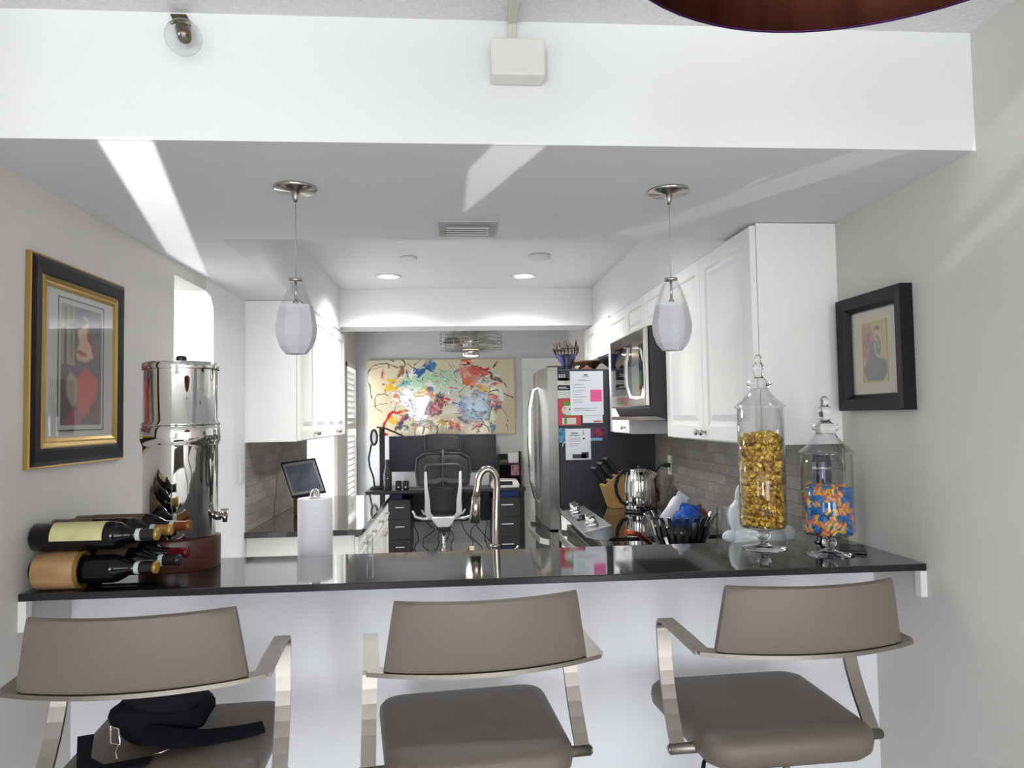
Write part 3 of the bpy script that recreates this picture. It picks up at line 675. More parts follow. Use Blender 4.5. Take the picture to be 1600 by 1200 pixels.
blob(c, *S(365, 460), .03, .05, RED, .4, 22, rot=.5); blob(c, *S(360, 530), .035, .022, RED, .4, 23); blob(c, *S(425, 400), .03, .02, DRED, .5, 24)
blob(c, *S(690, 610), .12, .06, YEL, .4, 25); blob(c, *S(745, 630), .07, .055, ORG, .5, 26); blob(c, *S(745, 590), .06, .035, BLU, .6, 27)
blob(c, *S(820, 730), .14, .15, DRED, .35, 28); blob(c, *S(815, 745), .07, .07, RED, .25, 29); blob(c, *S(900, 680), .08, .05, RED, .5, 30); blob(c, *S(840, 630), .06, .035, BLK, .7, 31)
blob(c, *S(950, 790), .10, .07, srgb(226, 222, 205), .4, 32); blob(c, *S(870, 870), .08, .05, YEL, .4, 33); blob(c, *S(970, 880), .075, .06, ORG, .4, 34); blob(c, *S(1000, 890), .045, .045, RED, .4, 35)
blob(c, *S(1150, 890), .07, .045, RED, .4, 36); blob(c, *S(1120, 840), .12, .035, BLK, .7, 37, .8, rot=.2); blob(c, *S(1220, 800), .10, .05, srgb(60, 130, 130), .6, 38); blob(c, *S(1300, 900), .06, .09, srgb(40, 110, 160), .5, 39, rot=-.3)
blob(c, *S(1310, 690), .07, .09, RED, .4, 40); blob(c, *S(1330, 760), .035, .09, DRED, .5, 41); blob(c, *S(1270, 720), .04, .07, BLU, .5, 42); blob(c, *S(1310, 550), .06, .035, RED, .5, 43, rot=-.5)
blob(c, *S(455, 845), .09, .06, YEL, .4, 44); blob(c, *S(540, 850), .06, .05, PUR, .5, 45); blob(c, *S(525, 840), .035, .03, RED, .5, 46); blob(c, *S(510, 900), .05, .04, PUR, .5, 47)
blob(c, *S(700, 860), .07, .03, BLK, .8, 48, .8); blob(c, *S(780, 880), .06, .04, srgb(80, 150, 90), .5, 49); blob(c, *S(765, 920), .03, .035, BLK, .5, 50); blob(c, *S(1010, 640), .04, .07, srgb(130, 160, 130), .5, 51)
blob(c, *S(1090, 350), .10, .03, srgb(210, 96, 60), .3, 52)
for q, w_, cc in [([(365, 960), (370, 850), (440, 775), (500, 790), (560, 785)], .04, RED), ([(1110, 370), (1150, 410), (1260, 400)], .035, RED), ([(345, 950), (400, 960)], .05, RED),
                  ([(270, 640), (245, 500), (280, 400), (390, 375), (460, 385), (540, 410), (545, 370), (510, 340)], .012, BLK), ([(420, 635), (340, 590), (290, 650), (300, 740), (350, 785)], .011, BLK),
                  ([(260, 745), (330, 715), (400, 710)], .007, BLK), ([(250, 460), (300, 430), (380, 400)], .007, BLK), ([(560, 430), (590, 480)], .015, BLK), ([(530, 940), (600, 900), (560, 880), (530, 910)], .012, BLK),
                  ([(640, 960), (650, 900), (700, 870), (730, 900), (690, 960)], .008, BLK), ([(1250, 630), (1320, 600), (1400, 640), (1465, 690)], .014, BLK), ([(1350, 740), (1400, 780), (1440, 840)], .010, BLK),
                  ([(1180, 870), (1230, 880), (1260, 930)], .012, BLK), ([(1420, 870), (1425, 900), (1415, 940)], .012, BLK), ([(860, 400), (900, 450), (940, 440)], .008, BLK), ([(940, 360), (970, 440), (985, 500), (1010, 430)], .006, BLK),
                  ([(1390, 520), (1405, 570)], .014, BLK), ([(830, 900), (810, 950)], .03, BLK), ([(640, 400), (700, 420), (790, 410)], .02, BLU), ([(640, 380), (700, 345), (740, 345)], .012, BLU), ([(1365, 590), (1380, 640), (1370, 700)], .03, WHT),
                  ([(430, 700), (500, 690)], .012, RED), ([(440, 345), (470, 350)], .014, BLK), ([(1030, 390), (1060, 380), (1180, 400), (1290, 440), (1300, 500)], .012, BLK), ([(380, 570), (390, 600)], .010, BLK), ([(1040, 420), (1035, 520)], .01, BLK)]:
    stroke(c, [S(*p) for p in q], w_, cc)
r_ = np.random.RandomState(11)
for i in range(300):   # fine spatter
    x, y = S(r_.uniform(460, 1340), r_.uniform(380, 930)); cc = (BLK, WHT, RED, BLU, YEL, MNT, LBL, WHT, DRED, PUR, ORG, WHT)[r_.randint(12)]
    if r_.rand() < .5: blob(c, x, y, r_.uniform(.008, .028), r_.uniform(.006, .02), cc, .5, 100+i)
    else: stroke(c, [(x, y), (x+r_.uniform(-.07, .07), y+r_.uniform(-.05, .05)), (x+r_.uniform(-.1, .1), y+r_.uniform(-.07, .07))], r_.uniform(.005, .012), cc)
lum = c['C'].mean(2); rel = .002*np.abs(lum-lum[0, 0])
MB().box(-PW/2, PW/2, 0, .03, 0, PH).build('canvas', P('canvas_edge', srgb(200, 190, 165), .7), t)
picture(c, 'paint', vcol_mat('oil_paint', .12, coat=.6), t, (-PW/2, -.001, PH), (1, 0, 0), (0, 0, -1), rel)

# framed print on the left wall (faces +X): local x runs along world Y
def frame_ring(mb, w, h, prof, mi=0):
    """picture frame: prof = [(inset, height)] mitred around w x h, drawn in local YZ facing +X"""
    R = []
    for i, d in prof: R.append([mb.bm.verts.new((d, a, b)) for a, b in ((i, i), (w-i, i), (w-i, h-i), (i, h-i))])
    for A, B in zip(R, R[1:]):
        for j in range(4): mb.bm.faces.new((A[j], A[(j+1) % 4], B[(j+1) % 4], B[j])).material_index = mi
    return mb
gold = P('gold_leaf', (.52, .36, .12), .28, 1, bump=.1); navy = P('dark_moulding', (.010, .009, .016), .45, spec=.3)
t = thing('framed_print', 'tall framed print of a figure in red, black and gold moulding, on left wall', 'picture', (XL+.001, 1.975, 1.378))
w, h = .54, .573
frame_ring(MB(), w, h, [(0, 0), (0, .012), (.003, .015), (.006, .014)]).build('outer_gold_edge', gold, t)
frame_ring(MB(), w, h, [(.006, .014), (.018, .020), (.046, .017), (.052, .015)]).build('frame', navy, t)
frame_ring(MB(), w, h, [(.052, .015), (.057, .019), (.066, .015), (.071, .017), (.080, .0115)]).build('inner_gold_edge', gold, t)
MB().box(0, .011, .03, w-.03, .03, h-.03).build('mat_board', P('mat_grey', srgb(196, 194, 192), .8), t)
pw, ph = .235, .345
frame_ring(MB(), pw+.03, ph+.035, [(0, .0112), (0, .0125), (.004, .0125), (.004, .0112)]).build('print_border', blackm, t).location = (0, w/2-pw/2-.015, h/2-ph/2-.017)
c = canvas(pw, ph, 90, srgb(92, 84, 92))
rect(c, 0, .22, 0, .5, srgb(150, 142, 110)); rect(c, .05, .09, .02, .5, srgb(60, 66, 70)); rect(c, .15, .18, 0, .45, srgb(96, 100, 90)); blob(c, .45, .15, .3, .12, srgb(70, 66, 84), .3, 3)
rect(c, 0, .68, .55, 1, srgb(76, 62, 66)); blob(c, .36, .2, .1, .14, srgb(216, 186, 150), .1, 4); blob(c, .31, .13, .1, .06, srgb(40, 36, 44), .3, 5); blob(c, .4, .35, .14, .14, srgb(214, 170, 140), .2, 6)
blob(c, .50, .28, .06, .14, srgb(150, 40, 44), .4, 8, rot=-.3); blob(c, .33, .39, .10, .025, srgb(170, 40, 50), .3, 9); blob(c, .42, .72, .18, .25, srgb(196, 64, 48), .2, 7)
blob(c, .18, .7, .1, .16, srgb(160, 150, 130), .2, 10); blob(c, .2, .95, .14, .08, srgb(150, 60, 90), .3, 11); blob(c, .55, .9, .08, .14, srgb(90, 40, 44), .3, 12)
picture(c, 'print', vcol_mat('print_ink', .6), t, (.0118, w/2-pw/2, h/2+ph/2), (0, 1, 0), (0, 0, -1))
MB().box(.0145, .016, .085, w-.085, .085, h-.085).build('glazing', glass, t)
# framed print on the right wall (faces -X)
t = thing('framed_print', 'small framed print of a seated figure in plain black box frame, on right wall', 'picture', (XR-.001, 2.33, 1.497))
t.rotation_euler = (0, 0, PI)
w, h = .355, .362
frame_ring(MB(), w, h, [(0, 0), (0, .036), (.003, .038), (.036, .034), (.040, .028), (.052, .012)]).build('frame', P('black_frame', (.010, .009, .012), .45, spec=.3), t)
MB().box(0, .011, .03, w-.03, .03, h-.03).build('mat_board', P('mat_cream', srgb(204, 196, 172), .8), t)
frame_ring(MB(), .135, .19, [(0, .0112), (0, .0135), (.005, .0135), (.005, .0112)]).build('gilt_fillet', gold, t).location = (0, w/2-.0675, h/2-.095)
c = canvas(.125, .18, 70, srgb(190, 172, 110))
blob(c, .15, .35, .22, .35, srgb(176, 120, 96), .2, 3); blob(c, .15, .3, .1, .12, srgb(150, 90, 110), .3, 4); blob(c, .32, .5, .16, .22, srgb(112, 110, 102), .15, 6); blob(c, .36, .82, .36, .24, srgb(92, 98, 94), .1, 5)
blob(c, .42, .12, .08, .08, srgb(90, 86, 86), .2, 7); blob(c, .42, .2, .06, .09, srgb(196, 184, 150), .2, 8); stroke(c, [(.4, .22), (.5, .32), (.5, .5), (.44, .56)], .035, srgb(80, 76, 84)); stroke(c, [(.34, .35), (.38, .55), (.5, .62)], .03, srgb(200, 190, 160))
picture(c, 'print', vcol_mat('print_ink2', .6), t, (.0118, w/2-.0625, h/2+.09), (0, 1, 0), (0, 0, -1))
MB().box(.0145, .016, .045, w-.045, .045, h-.045).build('glazing', glass, t)

# ------------------------------------------------------------------ bar stools
def stool():
    """local frame: origin on the floor below the seat centre, +y towards the bar"""
    t = thing('bar_stool', '', 'bar stool', (0, 0, 0))
    # seat
    poly = []
    for cx, cy, a0, r in ((.165, .160, 0, .055), (-.165, .160, PI/2, .055), (-.150, -.155, PI, .06), (.150, -.155, 1.5*PI, .06)):
        for i in range(7):
            a = a0+i*PI/12; poly.append((cx+r*math.cos(a), cy+r*math.sin(a)))
    n = len(poly); poly = [(x, y-.016*(1-(x/.2)**2) if y < -.19 else y) for x, y in poly]
    k = MB(); R = []
    for f, zz in ((.80, .693), (.93, .698), (.985, .712), (1, .732), (.99, .750), (.95, .761), (.86, .766), (.5, .766), (.2, .763)):
        R.append([k.bm.verts.new((x*f, y*f, zz)) for x, y in poly])
    for A, B in zip(R, R[1:]):
        for j in range(n): k.bm.faces.new((A[j], A[(j+1) % n], B[(j+1) % n], B[j]))
    k.bm.faces.new(R[0]); k.bm.faces.new(R[-1])
    k.build('seat', leather, t, smooth=True)
    # back pad: curved, leaning back
    k = MB(); th = .014; N_ = 22; rows = []
    hh = [(0, .0), (.006, 1), (.07, 1), (.132, 1), (.141, .75), (.145, .0)]
    def arc(x, z): # centre line of the pad
        return Vector((x*(1.02-.75*z), -.315+.058*(x/.245)**2*1.0-.09*z, .986+z))
    prof = [(0, -.9), (.008, -1), (.125, -1), (.137, -.7), (.141, 0), (.137, .7), (.125, 1), (.008, 1), (0, .9)]
    for i in range(N_+1):
        u = -1+2*i/N_; x = .208*u; e = 1 if abs(u) < .97 else .6
        rows.append([k.bm.verts.new(arc(x, zz)+Vector((-.45*x*0, th*s_*e, 0))) for zz, s_ in prof])
    for A, B in zip(rows, rows[1:]):
        for j in range(len(prof)): k.bm.faces.new((A[j], A[(j+1) % len(prof)], B[(j+1) % len(prof)], B[j]))
    k.bm.faces.new(rows[0]); k.bm.faces.new(rows[-1])
    k.build('backrest', leather, t, smooth=True, auto=50)
    # rail under the back pad
    path = []
    for i in range(21):
        u = -1+2*i/20; x = .243*u
        path.append(((x, -.315+.060*u*u, .980), Vector((.22*u, -1, 0)).normalized()*.038))
    MB().ribbon(path, .009).build('back_rail', satin, t, smooth=False)
    for sx in (-1, 1):
        p = [((sx*.237, -.262, .980), (.034, 0, 0)), ((sx*.237, -.17, .983), (.034, 0, 0)), ((sx*.239, -.075, .987), (.034, 0, 0)), ((sx*.240, -.035, .988), (.034, 0, 0))]
        for i in range(1, 7):
            a = PI/2-i*PI*.58/6; p.append(((sx*.240, -.035+.026*math.cos(a), .962+.026*math.sin(a)), (.034, 0, 0)))
        for i in range(1, 9):
            f = i/8; p.append(((sx*(.240+.006*f), -.011-.101*f+.020*math.sin(PI*f), .955-.24*f), (.034, 0, 0)))
        MB().ribbon(p, .009).build('arm', satin, t)
        MB().cyl((sx*.265, -.112, .712), (sx*.12, -.112, .712), .0125, n=16).cyl((sx*.265, -.112, .712), (sx*.269, -.112, .712), .009, n=16).build('arm_rod', satin, t)
    MB().box(-.15, .15, -.13, .13, .680, .694, .003).build('seat_plate', darksteel, t)
    MB().cyl((0, 0, .02), (0, 0, .682), .028, n=24).cyl((0, 0, .35), (0, 0, .50), .034, n=24).build('post', satin, t)
    for x in (-.062, .062): MB().cyl((x, -.03, .30), (x, -.03, .682), .009, n=12).build('side_rod', satin, t)
    MB().tube([(.19*math.cos(2*PI*i/32), .19*math.sin(2*PI*i/32)-.02, .30) for i in range(32)], .011, 8, closed=True).build('footrest', satin, t)
    MB().box(-.19, .19, -.026, -.014, .294, .306, .002).build('footrest_bar', satin, t)
    MB().lathe([(0, 0), (.215, 0), (.22, .006), (.20, .014), (.05, .026), (.03, .03), (0, .03)], n=40).build('base', satin, t)
    MB().tube([(-.16, -.09, .690), (-.19, -.13, .684), (-.205, -.16, .678)], .005, 8).build('lever', blackp, t)
    return t
ST = [(-.652, 1.785, 4.2, 'taupe leather bar stool on the left with the black handbag on its seat'),
      (.030, 1.815, 6.2, 'taupe leather bar stool in the middle with an empty seat'),
      (.750, 1.838, 2.6, 'taupe leather bar stool nearest the right wall with an empty seat')]
s0 = stool()
for i, (x, y, a, lab) in enumerate(ST):
    o = s0 if i == 0 else copy_tree(s0)
    o.location = (x, y, 0); o.rotation_euler = (0, 0, math.radians(a)); o['label'] = lab; o['group'] = 'bar stools along the counter'

# handbag lying on the left stool
t = thing('handbag', 'soft black handbag with silver buckle lying on the left stool seat', 'bag', (-.71, 1.82, .766))
cloth = P('black_cloth', (.006, .005, .009), .85, spec=.15, bump=.5, bscale=300)
def lump(mb, c, sx, sy, sz, seed, n=20, flat=True, amp=.09, rot=0, e=.8):
    r = random.Random(seed); ph = [(r.uniform(1, 4), r.uniform(1, 4), r.uniform(1, 4), r.uniform(0, 6)) for _ in range(4)]
    m = Matrix.Rotation(rot, 3, 'Z')
    g = bmesh.ops.create_uvsphere(mb.bm, u_segments=n*2, v_segments=n, radius=1)
    for v in g['verts']:
        p = v.co.copy()
        q = Vector([math.copysign(abs(k)**e, k) for k in p]); w = 1+amp*sum(math.sin(a*p.x*2+b*p.y*2+c_*p.z*2+d) for a, b, c_, d in ph)/2
        q = Vector((q.x*sx*w, q.y*sy*w, q.z*sz*w)); q = m @ q+Vector(c)
        if flat: q.z = max(q.z, .001)
        v.co = q
        for f in v.link_faces: f.smooth = True
    return mb
lump(MB(), (.02, -.01, .062), .105, .085, .066, 4, rot=.15).build('body', cloth, t)
lump(MB(), (.035, -.035, .10), .10, .07, .035, 9, flat=False, rot=-.3).build('flap', P('black_cloth_flap', (.008, .007, .011), .8, spec=.15, bump=.4, bscale=300), t)
def strap(pts, w, name, th=.006):
    MB().ribbon([(p, ww) for p, ww in pts], th).build(name, P(name+'_web', (.007, .006, .010), .85, spec=.15, bump=.5, bscale=500), t)
strap([((.02, -.12, .045), (.0, .045, .02)), ((.08, -.115, .03), (0, .05, .02)), ((.14, -.085, .016), (-.01, .052, .012)), ((.20, -.05, .010), (-.015, .052, .006)), ((.25, -.02, .008), (-.02, .05, .002))], .05, 'strap')
strap([((-.10, -.13, .05), (.03, .01, .0)), ((-.075, -.19, .02), (.01, .035, .0)), ((-.04, -.20, .007), (.0, .04, .0)), ((-.01, -.19, .007), (.0, .04, 0)), ((.05, -.17, .008), (0, .04, 0))], .04, 'strap_end')
MB().tube([(-.055, -.115, .062), (-.035, -.12, .058), (-.025, -.135, .030), (-.045, -.135, .034)], .0028, 6, closed=True).build('buckle', mirror, t)
MB().tube([(-.03, -.137, .03), (-.028, -.150, .018), (-.018, -.165, .012)], .0022, 6).build('zip_pull', mirror, t)
MB().tube([(.05, -.148, .012), (.065, -.146, .014), (.08, -.138, .018)], .0015, 6).build('trim_wire', mirror, t)

# ------------------------------------------------------------------ wine corner
wood = P('oak_veneer', srgb(160, 124, 86), .5, var=.28, vscale=9, stretch=(.6, 3, 3))
wood_d = P('oak_edge', srgb(120, 92, 40), .5)
glass_d = P('bottle_glass', (.004, .003, .005), .07, spec=.35)
YS = (2.012, 2.088, 2.162)
rk = thing('wine_rack', 'round oak veneer wine holder tubes standing on left end of bar', 'wine rack', (-1.04, 2.08, 1.067))
for i, yy in enumerate(YS):
    if i == 0:
        prof = [(.0, -.060), (.046, -.060), (.0485, -.055), (.0485, .050), (.046, .053), (.0435, .053), (.0435, -.050), (0, -.050)]
        a = MB().lathe(prof, (0, 0, 0), 36, 'X'); bmesh.ops.translate(a.bm, verts=a.bm.verts, vec=(.018, yy-2.085, .0485)); a.build('tube', wood, rk, auto=40)
        a = MB().lathe([(.0485, .044), (.0492, .045), (.0492, .053), (.043, .054)], (0, 0, 0), 36, 'X'); bmesh.ops.translate(a.bm, verts=a.bm.verts, vec=(.018, yy-2.085, .0485)); a.build('tube_rim', wood_d, rk)
    else:
        a = MB().box(-.065, .03, yy-2.08-.030, yy-2.08+.030, .0, .010, .002); a.prism([(yy-2.08-.03, .010), (yy-2.08-.03, .028), (yy-2.08-.02, .014), (yy-2.08+.02, .014), (yy-2.08+.03, .028), (yy-2.08+.03, .010)], -.065, .03, 'X'); a.build('cradle', P('dark_cradle', srgb(52, 38, 26), .5), rk)
for o in rk.children: pass
def bottle(label, y, z, x0, capcol, labcol, ring=True, rz=0, labrange=(.055, .185), r=.0365, lab_arc=(.15, 2.2), group='wine bottles lying on the bar'):
    """axis along +X, bottom at x0"""
    t = thing('wine_bottle', label, 'bottle', (x0, y, z), rz, group)
    prof = [(0, .012), (r*.55, .004), (r*.85, 0), (r, .006), (r, .20), (r*.93, .215), (r*.68, .232), (r*.45, .245), (.0155, .258), (.0145, .262)]
    MB().lathe(prof, n=32, axis='X').build('body', glass_d, t)
    MB().lathe([(.0145, .262), (.0142, .300), (.0155, .302), (.0158, .312), (.0135, .314), (0, .314)], n=24, axis='X').build('capsule', capcol, t)
    if ring: MB().lathe([(.0155, .257), (.0162, .258), (.0160, .268), (.0150, .269)], n=24, axis='X').build('neck_band', P('pale_band', srgb(190, 200, 192), .5), t)
    if labcol: MB().lathe([(r+.0006, labrange[0]), (r+.0008, labrange[0]+.001), (r+.0008, labrange[1]-.001), (r+.0006, labrange[1])], n=30, axis='X', a0=lab_arc[0]+PI/2, a1=lab_arc[1]+PI/2).build('label', labcol, t)
    return t
cream = P('cream_label', srgb(196, 190, 140), .5, var=.12, vscale=30)
darklab = P('brown_label', srgb(92, 76, 58), .5, var=.2, vscale=40)
capk = P('black_capsule', (.02, .018, .018), .25); capg = P('gold_capsule', srgb(176, 140, 70), .3, .4); capo = P('copper_capsule', srgb(130, 74, 40), .3, .3); capr = P('red_capsule', srgb(96, 12, 24), .3)
zt_ = 1.067+.0975+.0368
b = bottle('wine bottle with cream label on top of the oak tube, nearest the camera', YS[0], zt_, -1.098, capk, cream, lab_arc=(-.6, 1.75))
MB().lathe([(.0145, .304), (.0162, .305), (.0162, .313), (.0135, .3145), (0, .3147)], n=24, axis='X').build('gold_tip', capg, b)
bottle('wine bottle with gold capsule in the upper row, between two others', YS[1], zt_, -1.092, capg, darklab, lab_arc=(-.6, 1.75), labrange=(.05, .11))
bottle('wine bottle with copper tipped capsule in the upper row, nearest the steel urn', YS[2], zt_, -1.068, capo, darklab, lab_arc=(-.6, 1.75), labrange=(.05, .19))
b = bottle('wine bottle poking out of the oak veneer tube in the lower row', YS[0]+.003, 1.1155, -1.098, capk, None, rz=-.03)
MB().lathe([(.0145, .304), (.0162, .305), (.0162, .313), (.0135, .3145), (0, .3147)], n=24, axis='X').build('gold_tip', capg, b)
bottle('wine bottle with black capsule behind the oak tube in the lower row', YS[1], 1.1185, -1.070, capk, darklab, rz=0, labrange=(.10, .18), lab_arc=(-.6, 1.75))
bottle('wine bottle with red capsule in the lower row, nearest the steel urn', YS[2], 1.1255, -1.075, capr, darklab, ring=False, lab_arc=(-.6, 1.75))

# polished steel water filter on a dark wooden ring
fx, fy = -.825, 2.278
t = thing('water_filter', 'tall polished steel two-chamber water filter urn with small spigot', 'water filter', (fx, fy, 1.155))
MB().lathe([(0, 0), (.102, 0), (.1045, .003), (.1045, .270), (.1075, .278), (.1115, .287), (.1125, .30), (.1115, .322), (.1075, .330)], n=64).build('lower_chamber', mirror, t)
MB().lathe([(.104, .330), (.1105, .331), (.1105, .336), (.1035, .345), (.1035, .500), (.1035, .504), (.106, .505), (.106, .509)], n=64).build('upper_chamber', mirror, t)
MB().lathe([(.1075, .497), (.1085, .499), (.1085, .514), (.104, .519), (0, .522)], n=64).build('lid', mirror, t)
MB().lathe([(0, .522), (.012, .522), (.016, .532), (.013, .540), (0, .542)], n=20).build('lid_knob', blackp, t)
k = MB(); k.cyl((.1035, -.005, .058), (.118, -.008, .058), .013, n=16).cyl((.115, -.008, .058), (.138, -.012, .058), .008, n=12).cyl((.133, -.012, .066), (.133, -.012, .040), .009, .007, n=12).cyl((.133, -.012, .066), (.133, -.012, .076), .004, n=8)
k.box(.122, .144, -.016, -.008, .074, .080, .001); k.build('spigot', P('spigot_metal', (.30, .27, .24), .2, 1), t)
tag(MB().lathe([(.085, 0), (.111, 0), (.1125, .003), (.1125, .084), (.111, .0875), (.085, .0875), (.085, 0)], (fx, fy, 1.0672), 56).build('stand_ring', P('mahogany', srgb(74, 42, 36), .32, var=.2, vscale=30, stretch=(1, 1, 8)), smooth=True, auto=40), 'dark reddish brown ring stand carrying the steel water filter', 'stand')

# ------------------------------------------------------------------ paper towels, glass vial, faucet
t = thing('paper_towel_roll', 'white paper towel roll on a steel holder behind the left half of bar', 'paper towels', (-.512, 2.72, .914))
MB().lathe([(.02, .012), (.061, .012), (.062, .016), (.062, .296), (.061, .299), (.02, .299)], n=44).build('roll', P('towel', (.86, .86, .88), .85, bump=.5, bscale=120), t)
MB().lathe([(0, 0), (.075, 0), (.075, .006), (.02, .011), (0, .011)], n=36).cyl((0, 0, .01), (0, 0, .315), .006).build('holder', steel, t)
MB().lathe([(0, .300), (.020, .300), (.019, .306), (.017, .318), (.010, .330), (0, .334)], n=24).build('finial', mirror, t)
tag(MB().lathe([(0, 0), (.010, 0), (.0105, .002), (.0105, .066), (.009, .066), (.009, .003), (0, .003)], (-.272, 2.342, 1.0672), 20).build('glass_vial', glass), 'small clear glass cylinder standing at the back edge of bar', 'glass')
t = thing('faucet', 'tall brushed nickel pull-down kitchen faucet behind the bar', 'faucet', (.135, 2.62, .914))
k = MB(); pts = [(0, 0, 0), (.002, 0, .10), (.006, 0, .25), (.010, 0, .33)]
for i in range(1, 13):
    a = PI*i/12; pts.append((.010-.034+.034*math.cos(a)+0*a, -.02*i/12, .345+.052*math.sin(a)))
pts += [(-.062, -.022, .325), (-.066, -.024, .30)]
bn = P('brushed_nickel', (.50, .47, .40), .24, 1)
k.tube(pts, .0125, 16).build('spout', bn, t)
MB().tube([(-.0655, -.024, .302), (-.068, -.026, .27), (-.072, -.029, .215)], [.0150, .0165, .020], 18).build('spray_head', bn, t)
MB().cyl((-.072, -.029, .215), (-.0723, -.029, .212), .0195, n=18).build('spray_nozzle', blackp, t)
MB().lathe([(0, 0), (.030, 0), (.030, .006), (.020, .012), (.019, .10), (.0145, .115), (.0185, .122), (.0185, .128), (.013, .132)], n=28).build('base', bn, t)
MB().tube([(.018, 0, .07), (.05, 0, .085), (.085, 0, .12)], .006, 10).build('lever', bn, t)

# ------------------------------------------------------------------ candy jars
def candy(name, mats, L=.012, r=.0085, seed=0):
    r_ = random.Random(seed); k = MB(); n = 8; R = []
    prof = [(-1.75, 1.0), (-1.15, .35), (-1.0, .55), (-.85, 1.0), (-.3, 1.08), (.3, 1.08), (.85, 1.0), (1.0, .55), (1.15, .35), (1.75, 1.0)]
    for i, (x, rr) in enumerate(prof):
        R.append([k.bm.verts.new((x*L*.62, rr*r*math.cos(2*PI*j/n)*r_.uniform(.82, 1.15)*(1 if 0 < i < 9 else .9), rr*r*math.sin(2*PI*j/n)*r_.uniform(.82, 1.15)*(1 if 0 < i < 9 else .35))) for j in range(n)])
    for i, (A, B) in enumerate(zip(R, R[1:])):
        mi = 0
        if len(mats) == 3: mi = 0 if i in (0, 1, 7, 8) else (1 if i in (2, 3, 5, 6) else 2)
        for j in range(n): k.bm.faces.new((A[j], A[(j+1) % n], B[(j+1) % n], B[j])).material_index = mi
    k.bm.faces.new(R[0]); k.bm.faces.new(R[-1])
    return k.build(name, mats)
def fill(proto_list, cx, cy, z0, z1, rad, labels, group, dz, da, core_mat, seed, nmax=300, bump_top=.012):
    """candies against the jar wall and over the top as single objects; the hidden inside as one heap"""
    r_ = random.Random(seed); spots = []
    z = z0; row = 0
    while z < z1:
        n = int(2*PI*rad/da)
        for i in range(n):
            a = 2*PI*(i+.5*(row % 2))/n+r_.uniform(-.05, .05)
            spots.append((rad+r_.uniform(-.003, 0), a, z+r_.uniform(-dz*.25, dz*.25), row))
        z += dz; row += 1
    for q in range(34):
        rr = rad*math.sqrt(r_.uniform(0, .8)); spots.append((rr, r_.uniform(0, 2*PI), z1+r_.uniform(-.004, bump_top)*(1-rr/rad*.5), 99))
    # the nearest ones to the room first
    spots.sort(key=lambda s: cy+s[0]*math.sin(s[1]) if s[3] != 99 else -9)
    rest = MB()
    for i, (rr, a, zz, row) in enumerate(spots):
        p = (cx+rr*math.cos(a), cy+rr*math.sin(a), zz); e = (r_.uniform(0, 6.3), r_.uniform(-.9, .9), a+PI/2+r_.uniform(-.7, .7))
        src = proto_list[r_.randrange(len(proto_list))]
        if i < nmax:
            o = src if not src.get('used') else src.copy()
            if src.get('used'): COL.objects.link(o)
            src['used'] = 1
            o.location = p; o.rotation_euler = e; tag(o, labels[proto_list.index(src)], 'candy', group)
        else:
            m = Matrix.Translation(p) @ __import__('mathutils').Euler(e).to_matrix().to_4x4()
            tmp = bmesh.new(); tmp.from_mesh(src.data); tmp.transform(m); me = bpy.data.meshes.new('tmp'); tmp.to_mesh(me); tmp.free(); rest.bm.from_mesh(me); bpy.data.meshes.remove(me)
    for q in COL.objects:
        if 'used' in q: del q['used']
    k = MB(); k.lathe([(0, z0-.004), (rad*.86, z0-.004), (rad*.86, z1-.004), (rad*.5, z1+.002), (0, z1+.002)], (cx, cy, 0), 20)
    me = bpy.data.meshes.new('tmp'); k.bm.to_mesh(me); k.bm.free(); off = len(rest.bm.faces)
    rest.bm.from_mesh(me)
    ms = list(proto_list[0].data.materials)
    o = rest.build('candy_heap', ms)
    tag(o, 'inner mass of '+group+', packed behind the outer ones', 'candy', None, 'stuff')
def jar(name, label, x, y, H, rb, zb, zr, lidtop, foot):
    """zb bottom of the bowl, zr rim, all above the bar"""
    t = thing(name, label, 'jar', (x, y, 1.0672))
    MB().lathe([(.014, zb-.012), (rb*.62, zb-.002), (rb*.93, zb+.004), (rb, zb+.014), (rb, zr), (rb-.0025, zr), (rb-.0025, zb+.016), (rb*.9, zb+.008), (rb*.6, zb+.003), (0, zb+.001)], n=56).build('vessel', glass, t)
    MB().lathe([(0, 0), (foot, 0), (foot, .003), (foot*.6, .006), (.018, .012), (.011, .020), (.010, zb-.038), (.018, zb-.032), (.022, zb-.024), (.018, zb-.014), (.012, zb-.011), (0, zb-.009)], n=40).build('pedestal', sglass, t)
    r = rb+.006; z = zr+.001; h = lidtop-zr
    k = MB(); pr = [(r, z), (r+.002, z+.003), (r-.002, z+.007), (r*.72, z+h*.14), (r*.46, z+h*.27), (r*.34, z+h*.36)]
    k.lathe(pr+[(a-.0025, b-.0015) for a, b in pr[::-1]], n=56)
    k.build('lid', glass, t)
    MB().lathe([(0, z+h*.33), (r*.34, z+h*.36), (r*.44, z+h*.40), (r*.50, z+h*.45), (r*.44, z+h*.50), (r*.26, z+h*.53), (r*.17, z+h*.57), (r*.20, z+h*.66), (r*.24, z+h*.74), (r*.22, z+h*.80), (r*.13, z+h*.83), (r*.15, z+h*.88), (r*.15, z+h*.94), (r*.08, z+h*.99), (0, z+h)], n=32).build('finial', sglass, t)
    return t
J1 = (.968, 2.262); J2 = (1.118, 2.140)
jar('candy_jar', 'tall glass apothecary jar full of gold wrapped candies on the bar', *J1, .60, .0715, .064, .444, .613, .068)
jar('candy_jar', 'shorter glass apothecary jar full of colorful wrapped candies on the bar', *J2, .47, .0740, .058, .300, .475, .070)
gfoil = P('gold_foil', (.78, .55, .12), .22, 1, bump=.6, bscale=500)
gfoil2 = P('gold_foil_deep', (.55, .34, .07), .3, 1, bump=.6, bscale=500)
